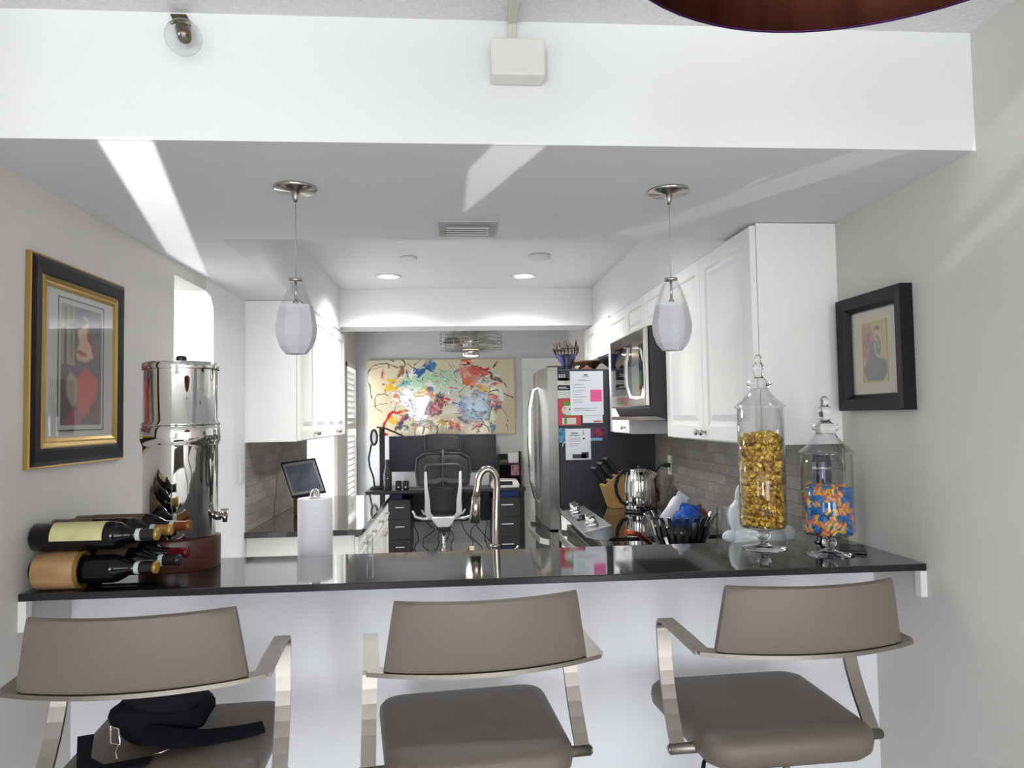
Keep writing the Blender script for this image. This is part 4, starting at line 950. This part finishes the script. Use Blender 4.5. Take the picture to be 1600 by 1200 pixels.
fill([candy('candy', [gfoil], .0145, .0105, seed=1), candy('candy', [gfoil2], .0145, .0105, seed=2), candy('candy', [gfoil], .0145, .0105, seed=3)], *J1, 1.067+.082, 1.067+.350, .0575,
     ['bright gold foil wrapped candy in the tall jar', 'deep gold foil wrapped candy in the tall jar', 'bright gold foil wrapped candy in the tall jar'], 'gold candies in the tall jar', .0185, .0195, gfoil2, 4, 170)
cy_ = P('wrap_yellow', srgb(226, 196, 60), .4); cb_ = P('wrap_blue', srgb(24, 112, 190), .4); cp_ = P('wrap_pink', srgb(224, 104, 110), .4)
fill([candy('candy', [cb_, cy_, cp_], .0145, .0125, 5), candy('candy', [cy_, cp_, cy_], .0145, .0125, 6), candy('candy', [cb_, cb_, cb_], .014, .012, 7)], *J2, 1.067+.078, 1.067+.192, .0585,
     ['yellow and pink wrapped candy with blue ends in the shorter jar', 'yellow wrapped candy with a pink band in the shorter jar', 'plain blue wrapped candy in the shorter jar'], 'colorful candies in the shorter jar', .0185, .0205, cy_, 8, 125)

# bits on the right end of the bar
t = thing('speaker', 'slim dark cylinder speaker standing behind the shorter candy jar', 'speaker', (1.198, 2.325, 1.0672))
MB().lathe([(0, 0), (.030, 0), (.031, .004), (.022, .012), (.022, .03), (.029, .045), (.030, .262), (.028, .270), (.026, .272), (.025, .288), (.022, .290), (0, .290)], n=32).build('body', P('plum_metal', (.10, .095, .14), .15, 1), t)
MB().lathe([(.0302, .240), (.0306, .241), (.0306, .247), (.0302, .248)], n=32).build('ring', steel, t)
m = Matrix.Translation((1.215, 2.185, 1.0672)) @ Matrix.Rotation(-.45, 4, 'Z')
tag(MB().box(-.036, .036, -.062, .062, 0, .009, .003, m).build('phone', blackp), 'flat black phone lying on the bar behind the shorter jar', 'phone')

# ------------------------------------------------------------------ right kitchen counter
# white pillowy figurine
t = thing('rooster_figurine', 'white rounded ceramic hen figurine behind the tall candy jar', 'figurine', (1.06, 2.52, .914))
cer = P('white_ceramic', (.74, .76, .78), .25, coat=.4)
k = MB(); lump(k, (0, 0, .12), .10, .06, .09, 21, amp=.05); lump(k, (-.072, 0, .215), .036, .034, .062, 22, amp=.05, flat=False, e=1); lump(k, (-.062, 0, .285), .020, .016, .045, 23, amp=.04, flat=False, e=1)
lump(k, (-.098, 0, .150), .034, .020, .022, 24, amp=.02, flat=False, e=1); lump(k, (-.03, 0, .19), .05, .045, .06, 26, amp=.05, flat=False, e=1); lump(k, (.09, 0, .15), .045, .03, .035, 25, amp=.02, flat=False)
k.build('body', cer, t)
MB().lathe([(0, 0), (.07, 0), (.075, .01), (.06, .02), (0, .02)], n=28).build('foot', cer, t)
# clear square vase
t = tag(MB().lathe([(0, 0), (.036, 0), (.038, .003), (.038, .232), (.040, .236), (.037, .238), (.035, .232), (.035, .006), (0, .006)], (.998, 2.66, .914), 36).build('glass_cylinder', glass), 'clear glass cylinder vase between the fluted bowl and the hen figurine', 'vase')
# fluted bowl with bags
t = thing('fluted_bowl', 'black and silver fluted bowl filled with snack bags', 'bowl', (.885, 2.86, .914))
k = MB()
for i in range(26):
    a = 2*PI*i/26; c, s = math.cos(a), math.sin(a)
    k.ribbon([((.05*c, .05*s, .03), (-s*.008, c*.008, 0)), ((.085*c, .085*s, .06), (-s*.012, c*.012, 0)), ((.112*c, .112*s, .11), (-s*.015, c*.015, 0)), ((.128*c, .128*s, .170), (-s*.017, c*.017, 0)), ((.142*c, .142*s, .188), (-s*.015, c*.015, 0))], .003)
k.build('rib', P('bowl_steel', (.42, .42, .42), .15, 1), t)
MB().lathe([(0, 0), (.06, 0), (.062, .004), (.03, .02), (.045, .028), (.08, .055), (.105, .105), (.118, .15), (.114, .15), (.10, .105), (.075, .06), (0, .035)], n=36).build('liner', blackglass, t)
def bag(label, x, y, z, sx, sy, sz, rx, ry, mat, seed, extra=None):
    o = thing('snack_bag', label, 'bag', (x, y, z))
    k = lump(MB(), (0, 0, 0), sx, sy, sz, seed, 10, False, .16)
    k.build('pouch', mat, o)
    MB().box(-sx*.8, sx*.8, -.0015, .0015, sz*.9, sz*1.18).build('seal', mat, o)
    o.rotation_euler = (rx, ry, .2); return o
bag('crinkled blue snack bag in the fluted bowl', .905, 2.84, 1.083, .052, .032, .05, .2, .25, P('blue_bag', srgb(44, 96, 190), .3, bump=.8, bscale=60), 31)
bag('tall white snack bag with tan corner leaning in the fluted bowl', .853, 2.86, 1.105, .034, .022, .075, .1, .6, P('white_bag', srgb(212, 212, 220), .35, bump=.6, bscale=60), 32)
bag('small brown snack bag at the right of the fluted bowl', .965, 2.86, 1.085, .03, .024, .042, .1, -.4, P('brown_bag', srgb(108, 74, 60), .35, bump=.8, bscale=60), 33)
# copper ladle-like dish to the left of the bowl
t = thing('copper_pan', 'small copper pan handle and dish behind the fluted bowl', 'pan', (.90, 3.12, .914))
MB().lathe([(0, 0), (.07, 0), (.085, .04), (.082, .04), (.068, .004), (0, .004)], n=30).build('pan', darksteel, t)
MB().tube([(-.08, -.02, .035), (-.13, -.04, .075), (-.19, -.06, .088)], [.010, .011, .014], 10).build('handle', P('copper_bright', srgb(176, 92, 62), .3, .8), t)
# kettle
t = thing('kettle', 'ribbed stainless electric kettle with black curved handle beside the refrigerator', 'kettle', (1.095, 4.33, .914))
k = MB(); rib = [(0, .028), (.086, .028), (.090, .034)]
n = 96; R = []
for rr, zz in [(.086, .016), (.091, .03), (.091, .10), (.088, .17), (.080, .225), (.070, .252), (.045, .263), (0, .266)]:
    R.append([k.bm.verts.new(((rr+(.0022 if j % 4 < 2 else 0)*(1 if rr > .06 else 0))*math.cos(2*PI*j/n), (rr+(.0022 if j % 4 < 2 else 0)*(1 if rr > .06 else 0))*math.sin(2*PI*j/n), zz)) for j in range(n)])
for A, B in zip(R, R[1:]):
    for j in range(n): k.bm.faces.new((A[j], A[(j+1) % n], B[(j+1) % n], B[j])).smooth = True
k.bm.faces.new(R[0])
bmesh.ops.remove_doubles(k.bm, verts=k.bm.verts, dist=1e-5)
k.build('body', mirror, t)
MB().lathe([(0, 0), (.088, 0), (.092, .004), (.090, .014), (0, .015)], n=40).build('base', blackp, t)
MB().ribbon([(p, (0, .028, 0)) for p in ((-.065, -.02, .252), (-.10, -.02, .25), (-.135, -.02, .215), (-.15, -.02, .165), (-.142, -.02, .11), (-.115, -.02, .065), (-.085, -.02, .05))], .017).build('handle', blackp, t)
MB().prism([(.06, .25), (.105, .235), (.08, .19)], -.02, .02, 'Y').build('spout', mirror, t)
MB().cyl((0, 0, .264), (0, 0, .276), .012, .009).build('lid_knob', blackp, t)
# knife block
t = thing('knife_block', 'light wooden knife block with black handled knives leaning against refrigerator', 'knife block', (.965, 4.585, .914))
t.rotation_euler = (0, 0, .12); t.scale = (1.12, 1.12, 1.12)
oak = P('beech', srgb(172, 134, 80), .45, var=.15, vscale=14)
m = Matrix.Rotation(.0, 4, 'Y')
poly = [(.0, 0), (.10, 0), (.135, .105), (.06, .205), (-.045, .128)]
MB().prism(poly, -.045, .045, 'Y', bev=.003).build('block', oak, t)
d = Vector((-.60, 0, .80)).normalized(); x_ = Vector((.80, 0, .60)).normalized()
q = Matrix((x_, Vector((0, 1, 0)), d)).transposed().to_4x4()
for i in range(3):
    for j in range(3):
        b0 = Vector((-.028+.034*i, -.028+.028*j, .142+.026*i))
        a = MB().box(-.0105, .0105, -.006, .006, -.005, .105, .003, Matrix.Translation(b0) @ q); kn = a.build('knife', blackp, t)
        MB().box(-.0085, .0085, -.005, .005, .105, .108, .001, Matrix.Translation(b0) @ q).build('rivet_cap', steel, kn)
MB().tube([(.045, -.0455, .06), (.052, -.0462, .052), (.044, -.0462, .045), (.053, -.0462, .036), (.044, -.0455, .03)], .0022, 6).build('mark', P('brand_mark', (.10, .03, .02), .5), t)
# outlet with plug and cord
def plate(name, label, x, y, z, face, w=.072, h=.118):
    t = thing(name, label, 'outlet' if 'outlet' in name else 'switch', (x, y, z))
    MB().box(min(0, face*.006), max(0, face*.006), -w/2, w/2, -h/2, h/2, .002).build('cover', white_semi, t)
    for dz in (-.024, .024): MB().box(min(0, face*.008), max(0, face*.008), -.016, .016, dz-.014, dz+.014, .002).build('socket' if 'outlet' in name else 'rocker', white_semi, t)
    return t
plate('wall_outlet', 'white wall outlet with a black plug on the right mosaic tiles', 1.2945, 4.36, 1.19, -1)
plate('wall_outlet', 'white wall outlet on the left mosaic tiles behind the tablet', -1.0995, 5.0, 1.16, 1)
plate('light_switch', 'white light switch on left wall just before the mosaic tiles', XL+.0005, 3.90, 1.235, 1)
k = MB().box(1.25, 1.286, 4.325, 4.36, 1.178, 1.204, .005)
k.tube([(1.252, 4.342, 1.192), (1.228, 4.345, 1.188), (1.210, 4.36, 1.16), (1.205, 4.44, 1.10), (1.21, 4.46, 1.05), (1.235, 4.46, 1.04), (1.25, 4.45, 1.01), (1.225, 4.46, .98), (1.21, 4.46, 1.01), (1.235, 4.46, 1.03), (1.25, 4.46, .97), (1.215, 4.47, .95), (1.22, 4.47, .919)], .005, 8)
tag(k.build('power_cord', blackp), 'black plug and dangling power cord at the right outlet', 'cord')

# ------------------------------------------------------------------ left counter
t = thing('digital_frame', 'tilted tablet frame showing a grey landscape on the left countertop', 'digital picture frame', (-.93, 4.57, .914))
o0 = Vector(t.location)
TL_, TR_, BR_, BL_ = [Vector(p)-o0 for p in ((-1.082, 4.63, 1.237), (-.872, 4.63, 1.263), (-.790, 4.54, 1.060), (-.992, 4.54, 1.030))]
MB().quadslab([TL_, TR_, BR_, BL_], .018).build('housing', blackp, t)
def inset(f, g, dy): 
    c4 = (TL_+TR_+BR_+BL_)/4; n = (TR_-TL_).cross(BR_-TR_).normalized(); n = n if n.y < 0 else -n
    r = []
    for sx, sz in ((-1, 1), (1, 1), (1, -1), (-1, -1)):
        hx = (TR_-TL_+BR_-BL_)/4; hz = (TL_-BL_+TR_-BR_)/4; r.append(c4+hx*sx*f+hz*sz*g+n*dy)
    return r
MB().quadslab(inset(.93, .90, .0006), .0004).build('bezel', P('bezel_grey', srgb(150, 146, 150), .4), t)
MB().quadslab(inset(.80, .76, .0012), .0004).build('screen', P('screen_image', srgb(96, 100, 110), .15, var=.45, vscale=9, emit=srgb(90, 96, 106), es=.15), t)
MB().box(-.055, .06, -.02, .05, 0, .125, .006).build('stand', P('red_brown_stand', srgb(84, 44, 36), .5), t)
tag(MB().lathe([(0, 0), (.05, 0), (.075, .03), (.072, .03), (.045, .005), (0, .004)], (-.98, 4.98, .914), 28).build('dish', blackp), 'low black dish on the left countertop behind the tablet', 'dish')

# ------------------------------------------------------------------ office
# cage ceiling fan with light
t = thing('cage_fan', 'silver caged ceiling fan with a lit drum light in the office', 'ceiling fan', (.155, 6.8, 2.5))
fm = P('fan_metal', (.42, .41, .39), .3, 1)
k = MB()
for i, zz in enumerate((-.215, -.245, -.275, -.305, -.335, -.365)):
    k.tube([(.29*math.cos(2*PI*j/40), .29*math.sin(2*PI*j/40), zz) for j in range(40)], .0032, 5, closed=True)
for rr in (.08, .13, .18, .235):
    for zz in (-.212, -.368): k.tube([(rr*math.cos(2*PI*j/32), rr*math.sin(2*PI*j/32), zz) for j in range(32)], .0028, 5, closed=True)
for j in range(8):
    a = 2*PI*j/8+.2; k.tube([(.08*math.cos(a), .08*math.sin(a), -.212), (.285*math.cos(a), .285*math.sin(a), -.212), (.292*math.cos(a), .292*math.sin(a), -.29), (.285*math.cos(a), .285*math.sin(a), -.368), (.08*math.cos(a), .08*math.sin(a), -.368)], .004, 5)
k.build('cage', fm, t)
for j in range(4):
    MB().box(.07, .27, -.05, .05, -.003, .003, .001, Matrix.Translation((0, 0, -.29)) @ Matrix.Rotation(PI/2*j+.5, 4, 'Z') @ Matrix.Rotation(.45, 4, 'X')).build('blade', fm, t)
MB().cyl((0, 0, -.38), (0, 0, -.20), .075, n=32).cyl((0, 0, -.21), (0, 0, -.005), .014).cyl((0, 0, -.03), (0, 0, -.001), .06, n=28).build('motor', steel, t)
MB().lathe([(.078, -.375), (.080, -.38), (.080, -.425), (.074, -.428)], n=32).build('light_drum', steel, t)
MB().lathe([(0, -.434), (.05, -.432), (.073, -.424)], n=32).build('light_lens', P('warm_lens', (1, 1, 1), .5, emit=(1, .72, .45), es=9), t)
d = bpy.data.lights.new('fan_light', 'SPOT'); d.energy = 60; d.spot_size = 2.9; d.spot_blend = .8; d.shadow_soft_size = .07; d.color = (1, .93, .84)
l = bpy.data.objects.new('fan_light', d); COL.objects.link(l); l.parent = t; l.location = (0, 0, -.445)
# desk
DZ = .758
t = thing('desk', 'long black office desk under the abstract painting', 'desk', (-.10, 7.97, 0))
MB().box(-.835, .825, -.32, .31, DZ-.032, DZ, .004).build('desktop', P('desk_black', (.022, .023, .025), .3), t)
for x in (-.80, .79): 
    for y in (-.27, .27): MB().box(x-.02, x+.02, y-.02, y+.02, 0, DZ-.032).build('leg', blackp, t)
MB().box(-.78, .77, .27, .285, .35, DZ-.035).build('modesty_panel', blackp, t)
def pedestal(x0, x1, label):
    t = thing('filing_cabinet', label, 'filing cabinet', ((x0+x1)/2, 7.93, 0)); w = (x1-x0)/2
    MB().box(-w, w, -.20, .24, .0, .655, .004).build('body', P('charcoal', (.028, .028, .033), .4), t)
    for z0, z1 in ((.245, .45), (.455, .65), (.03, .24)):
        d = MB().box(-w+.004, w-.004, -.212, -.201, z0, z1, .002).build('drawer', P('charcoal_front', (.032, .032, .038), .4), t)
        MB().box(-.07 if x0 > 0 else -.015, .055 if x0 > 0 else .075, -.235, -.225, z1-.075, z1-.065, .002).box(-.01, -.002, -.228, -.212, z1-.073, z1-.067).box(.045, .052, -.228, -.212, z1-.073, z1-.067).build('handle', white_semi, d)
pedestal(-.76, -.475, 'black filing cabinet with white handles under the left of the desk')
pedestal(.37, .71, 'black filing cabinet with white handles under the right of the desk')
tag(MB().box(-.73, -.56, 7.74, 7.95, .656, .715, .004).build('storage_box', P('navy_box', srgb(24, 28, 70), .5)), 'navy blue box on the left filing cabinet under the desk', 'box')
tag(MB().box(.42, .66, 7.75, 7.95, .656, .716, .004).build('storage_box', P('blue_box', srgb(30, 72, 130), .5)), 'bright blue box on the right filing cabinet under the desk', 'box')
tag(MB().box(.42, .58, 7.45, 7.66, 0, .15, .004).build('storage_box', P('blue_floor_box', srgb(32, 38, 104), .5)), 'dark blue box on the floor before the right filing cabinet', 'box')
tag(MB().box(.12, .165, 7.1, 7.14, 0, .26, .003).build('surge_tower', P('cream_plastic', srgb(222, 210, 184), .5)), 'small cream upright box on the floor right of the chair', 'box')
# monitor
t = thing('monitor', 'very wide black monitor on the office desk', 'monitor', (-.14, 8.08, DZ))
MB().box(-.585, .585, -.02, .02, .165, .55, .006).build('panel', blackp, t)
MB().box(-.575, .575, -.0225, -.020, .175, .54).build('screen', P('screen_off', (.016, .016, .024), .25), t)
MB().box(-.03, .03, .0, .03, .01, .25).build('neck', blackp, t); MB().box(-.14, .14, -.10, .10, 0, .012, .004).build('base', blackp, t)
# magnifier lamp and tall lamp at the left of the desk
t = thing('magnifier_lamp', 'black jointed magnifier lamp with round ring at the left of desk', 'lamp', (-.86, 7.86, DZ))
k = MB().lathe([(0, 0), (.05, 0), (.05, .02), (.02, .03), (0, .03)], n=24).tube([(0, 0, .02), (-.01, 0, .12), (-.05, 0, .24), (-.06, 0, .33), (-.03, 0, .48)], .010, 8); k.build('arm', blackm, t)
MB().tube([(.0+.032*math.sin(2*PI*i/28), -.03, .55+.078*math.cos(2*PI*i/28)) for i in range(28)], .012, 8, closed=True).build('ring', blackm, t)
MB().sph((0, -.03, .55), 1, (.028, .004, .072), 20).build('lens', P('lens_white', (.62, .64, .66), .2), t)
t = thing('task_lamp', 'tall flat black task lamp whose arm slants over the monitor', 'lamp', (-.785, 7.9, DZ))
MB().box(-.07, .07, -.07, .07, 0, .03, .006).build('base', blackm, t)
MB().box(-.025, .03, -.012, .012, .03, .64, .004).build('post', blackm, t)
MB().ribbon([((-.05, 0, .655), (0, .05, 0)), ((.03, 0, .645), (0, .05, 0)), ((.14, -.03, .60), (0, .05, 0)), ((.32, -.08, .51), (0, .045, 0))], .018).build('arm', P('lamp_arm', (.05, .035, .03), .4), t)
t = thing('thermos', 'black thermos bottle standing left on the office desk', 'bottle', (-.715, 7.78, DZ))
MB().lathe([(0, 0), (.042, 0), (.043, .004), (.043, .17), (.036, .21), (.027, .225), (.027, .30), (.025, .315), (0, .316)], n=28).build('body', P('thermos_black', (.03, .03, .034), .35), t)
MB().sph((.005, -.043, .12), .007).build('badge', mirror, t)
for x, lab in ((-.60, 'small black desk speaker, left one in front of the monitor'), (-.525, 'small black desk speaker, right one in front of the monitor')):
    t = thing('desk_speaker', lab, 'speaker', (x, 7.75, DZ), 0, 'small desk speakers')
    MB().box(-.032, .032, -.03, .03, 0, .095, .012).build('body', blackp, t); MB().sph((0, -.03, .03), .010, (1, .4, .8)).build('light', P('led', (.9, .9, .9), .4), t)
tag(MB().box(-.56, -.29, 7.99, 8.02, .762, .90, .003).build('paper_stack', P('desk_paper', srgb(190, 192, 196), .7)), 'pale papers propped under the monitor on the desk', 'paper')
tag(MB().box(.02, .36, 7.99, 8.02, .760, .90, .003).build('paper_stack', P('desk_paper2', srgb(196, 196, 200), .7)), 'pale papers propped at the right under the monitor', 'paper')
t = thing('printer', 'low white printer on the right side of the desk', 'printer', (.52, 7.82, DZ))
MB().prism([(-.15, .0), (.14, 0), (.145, .03), (.125, .075), (-.12, .085), (-.155, .02)], -.13, .12, 'Y', bev=.006).build('body', white_semi, t)
MB().box(-.10, .07, -.133, -.13, .028, .068).build('slot', blackm, t)
t = thing('photo_shelf', 'black desk shelf with a red and white photo at the right', 'shelf', (.60, 8.1, DZ))
MB().box(-.13, .10, -.1, .1, .22, .235).box(.10, .115, -.1, .1, 0, .36).box(-.14, -.125, -.1, .1, 0, .33).box(-.13, .10, .09, .1, 0, .33).build('frame', blackm, t)
tag(MB().box(.575, .69, 8.03, 8.17, .994, 1.11, .004).build('storage_box', P('white_box', srgb(205, 206, 208), .6)), 'white box on top of the black desk shelf', 'box')
tag(MB().box(.475, .57, 8.04, 8.15, .994, 1.03, .003).build('book_stack', P('tan_pages', srgb(96, 84, 66), .6)), 'flat tan stack on top of the black desk shelf', 'book')
tag(MB().box(.60, .69, 8.0, 8.008, .86, .975).build('photo', P('photo_red', srgb(150, 110, 116), .5, var=.6, vscale=30)), 'small reddish photo standing in the desk shelf', 'photo')
# office chair
t = thing('office_chair', 'black mesh office chair with grey frame, seen from behind', 'office chair', (-.125, 7.12, 0))
mesh_m = P('chair_mesh', (.045, .048, .05), .7, bump=.5, bscale=300, alpha=.88); cf = P('chair_frame', (.055, .055, .06), .35); al = P('chair_alu', (.55, .56, .58), .3, .8)
def bent(mb, w0, w1, z0, z1, y, curve, th=.012, n=16, lean=0):
    R = []
    for j in range(9):
        f = j/8; zz = z0+(z1-z0)*f; w = w0+(w1-w0)*f; w *= (1-.12*max(0, f-.8)/.2*1) ; row = []
        for i in range(n+1):
            u = -1+2*i/n; row.append((w/2*u, y+curve*u*u+lean*f, zz-.02*u**4*(1 if f > .9 else 0)))
        R.append(row)
    A = [[mb.bm.verts.new(p) for p in r] for r in R]; B = [[mb.bm.verts.new((p[0], p[1]+th, p[2])) for p in r] for r in R]
    for j in range(8):
        for i in range(n):
            mb.bm.faces.new((A[j][i], A[j][i+1], A[j+1][i+1], A[j+1][i])); mb.bm.faces.new((B[j][i], B[j+1][i], B[j+1][i+1], B[j][i+1]))
        mb.bm.faces.new((A[j][0], A[j+1][0], B[j+1][0], B[j][0])); mb.bm.faces.new((A[j][n], B[j][n], B[j+1][n], A[j+1][n]))
    for i in range(n):
        mb.bm.faces.new((A[0][i], B[0][i], B[0][i+1], A[0][i+1])); mb.bm.faces.new((A[8][i], A[8][i+1], B[8][i+1], B[8][i]))
    return mb
bent(MB(), .32, .34, 1.185, 1.335, -.03, .05).build('headrest', mesh_m, t, smooth=True)
MB().tube([(-.17, .02, 1.19), (-.175, .02, 1.26), (-.165, .02, 1.335), (0, -.03, 1.345), (.165, .02, 1.335), (.175, .02, 1.26), (.17, .02, 1.19), (0, -.03, 1.18)], .008, 8, closed=True).build('headrest_frame', cf, t)
bent(MB(), .50, .52, .84, 1.145, -.02, .07).build('upper_back', mesh_m, t, smooth=True)
MB().tube([(-.25, .05, .84), (-.265, .05, 1.0), (-.25, .045, 1.11), (-.18, .02, 1.155), (0, -.02, 1.165), (.18, .02, 1.155), (.25, .045, 1.11), (.265, .05, 1.0), (.25, .05, .84), (0, -.02, .83)], .011, 8, closed=True).build('back_frame', cf, t)
bent(MB(), .30, .34, .60, .83, -.03, .04).build('lumbar_back', P('lumbar_black', (.016, .016, .018), .6), t, smooth=True)
MB().tube([(0, -.05, .84), (0, -.055, 1.0), (0, -.05, 1.20)], .012, 8).build('spine', cf, t)
MB().tube([(-.165, -.06, .98), (-.165, -.065, 1.035), (-.14, -.065, 1.055), (.14, -.065, 1.055), (.165, -.065, 1.035), (.165, -.06, .98)], .014, 10).build('upper_yoke', cf, t)
MB().prism([(-.20, .885), (-.06, .875), (0, .905), (.06, .875), (.20, .885), (.20, .905), (.06, .92), (0, .935), (-.06, .92), (-.20, .905)], -.075, -.055, 'Y').build('cross_bracket', cf, t)
for sx in (-1, 1):
    MB().ribbon([((sx*.165, -.07, .99), (.022, 0, 0)), ((sx*.163, -.075, .85), (.03, 0, 0)), ((sx*.150, -.075, .72), (.045, 0, 0)), ((sx*.150, -.06, .60), (.055, 0, 0)), ((sx*.12, -.03, .55), (.055, 0, .02))], .02).build('side_strut', al, t)
    MB().tube([(sx*.08, .0, .535), (sx*.20, .0, .535), (sx*.27, .03, .55), (sx*.295, .08, .60)], .014, 10).build('arm_bracket', al, t)
    MB().tube([(sx*.12, .05, .55), (sx*.19, .06, .575), (sx*.21, .07, .61)], .010, 8).build('tilt_lever', al, t)
k = MB(); lump(k, (0, .24, .52), .25, .25, .035, 51, amp=.02); k.build('seat', P('seat_black', (.018, .018, .02), .7), t)
MB().prism([(-.14, .555), (.14, .555), (.075, .50), (.06, .455), (-.06, .455), (-.075, .50)], -.04, .12, 'Y', bev=.01).build('tilt_housing', al, t)
MB().sph((0, .03, .44), .07, (1, 1, .75)).build('hub_cover', blackp, t)
MB().cyl((0, .05, .12), (0, .05, .42), .018).cyl((0, .05, .10), (0, .05, .24), .028).build('gas_lift', mirror, t)
for j in range(5):
    a = 2*PI*j/5+.3; c, s = math.cos(a), math.sin(a)
    MB().tube([(.03*c, .05+.03*s, .12), (.17*c, .05+.17*s, .10), (.30*c, .05+.30*s, .075)], [.022, .018, .014], 10).build('base_leg', blackp, t)
    MB().cyl((.30*c-.02*s, .05+.30*s+.02*c, .03), (.30*c+.02*s, .05+.30*s-.02*c, .03), .03, n=18).build('caster', blackp, t)
# cables under the desk
r_ = random.Random(17)
for i in range(9):
    x0 = -.42+.1*i; pts = [(x0, 7.95, DZ-.06)]
    for j in range(1, 9): pts.append((x0+r_.uniform(-.13, .13), 7.95-.05*j+r_.uniform(-.05, .05), max(.008, .60-.105*j+r_.uniform(-.04, .04))))
    pts.append((x0+r_.uniform(-.2, .2), 7.5, .008))
    sm = [Vector(pts[0])]
    for p0, p1 in zip(pts, pts[1:]): sm += [Vector(p0).lerp(Vector(p1), .3), Vector(p0).lerp(Vector(p1), .7)]
    tag(MB().tube(sm, .005, 6).build('cable', blackm), ('leftmost', 'second from left', 'third from left', 'fourth from left', 'middle', 'fourth from right', 'third from right', 'second from right', 'rightmost')[i]+' of the black cables dangling under the office desk', 'cable', 'cables under the office desk')
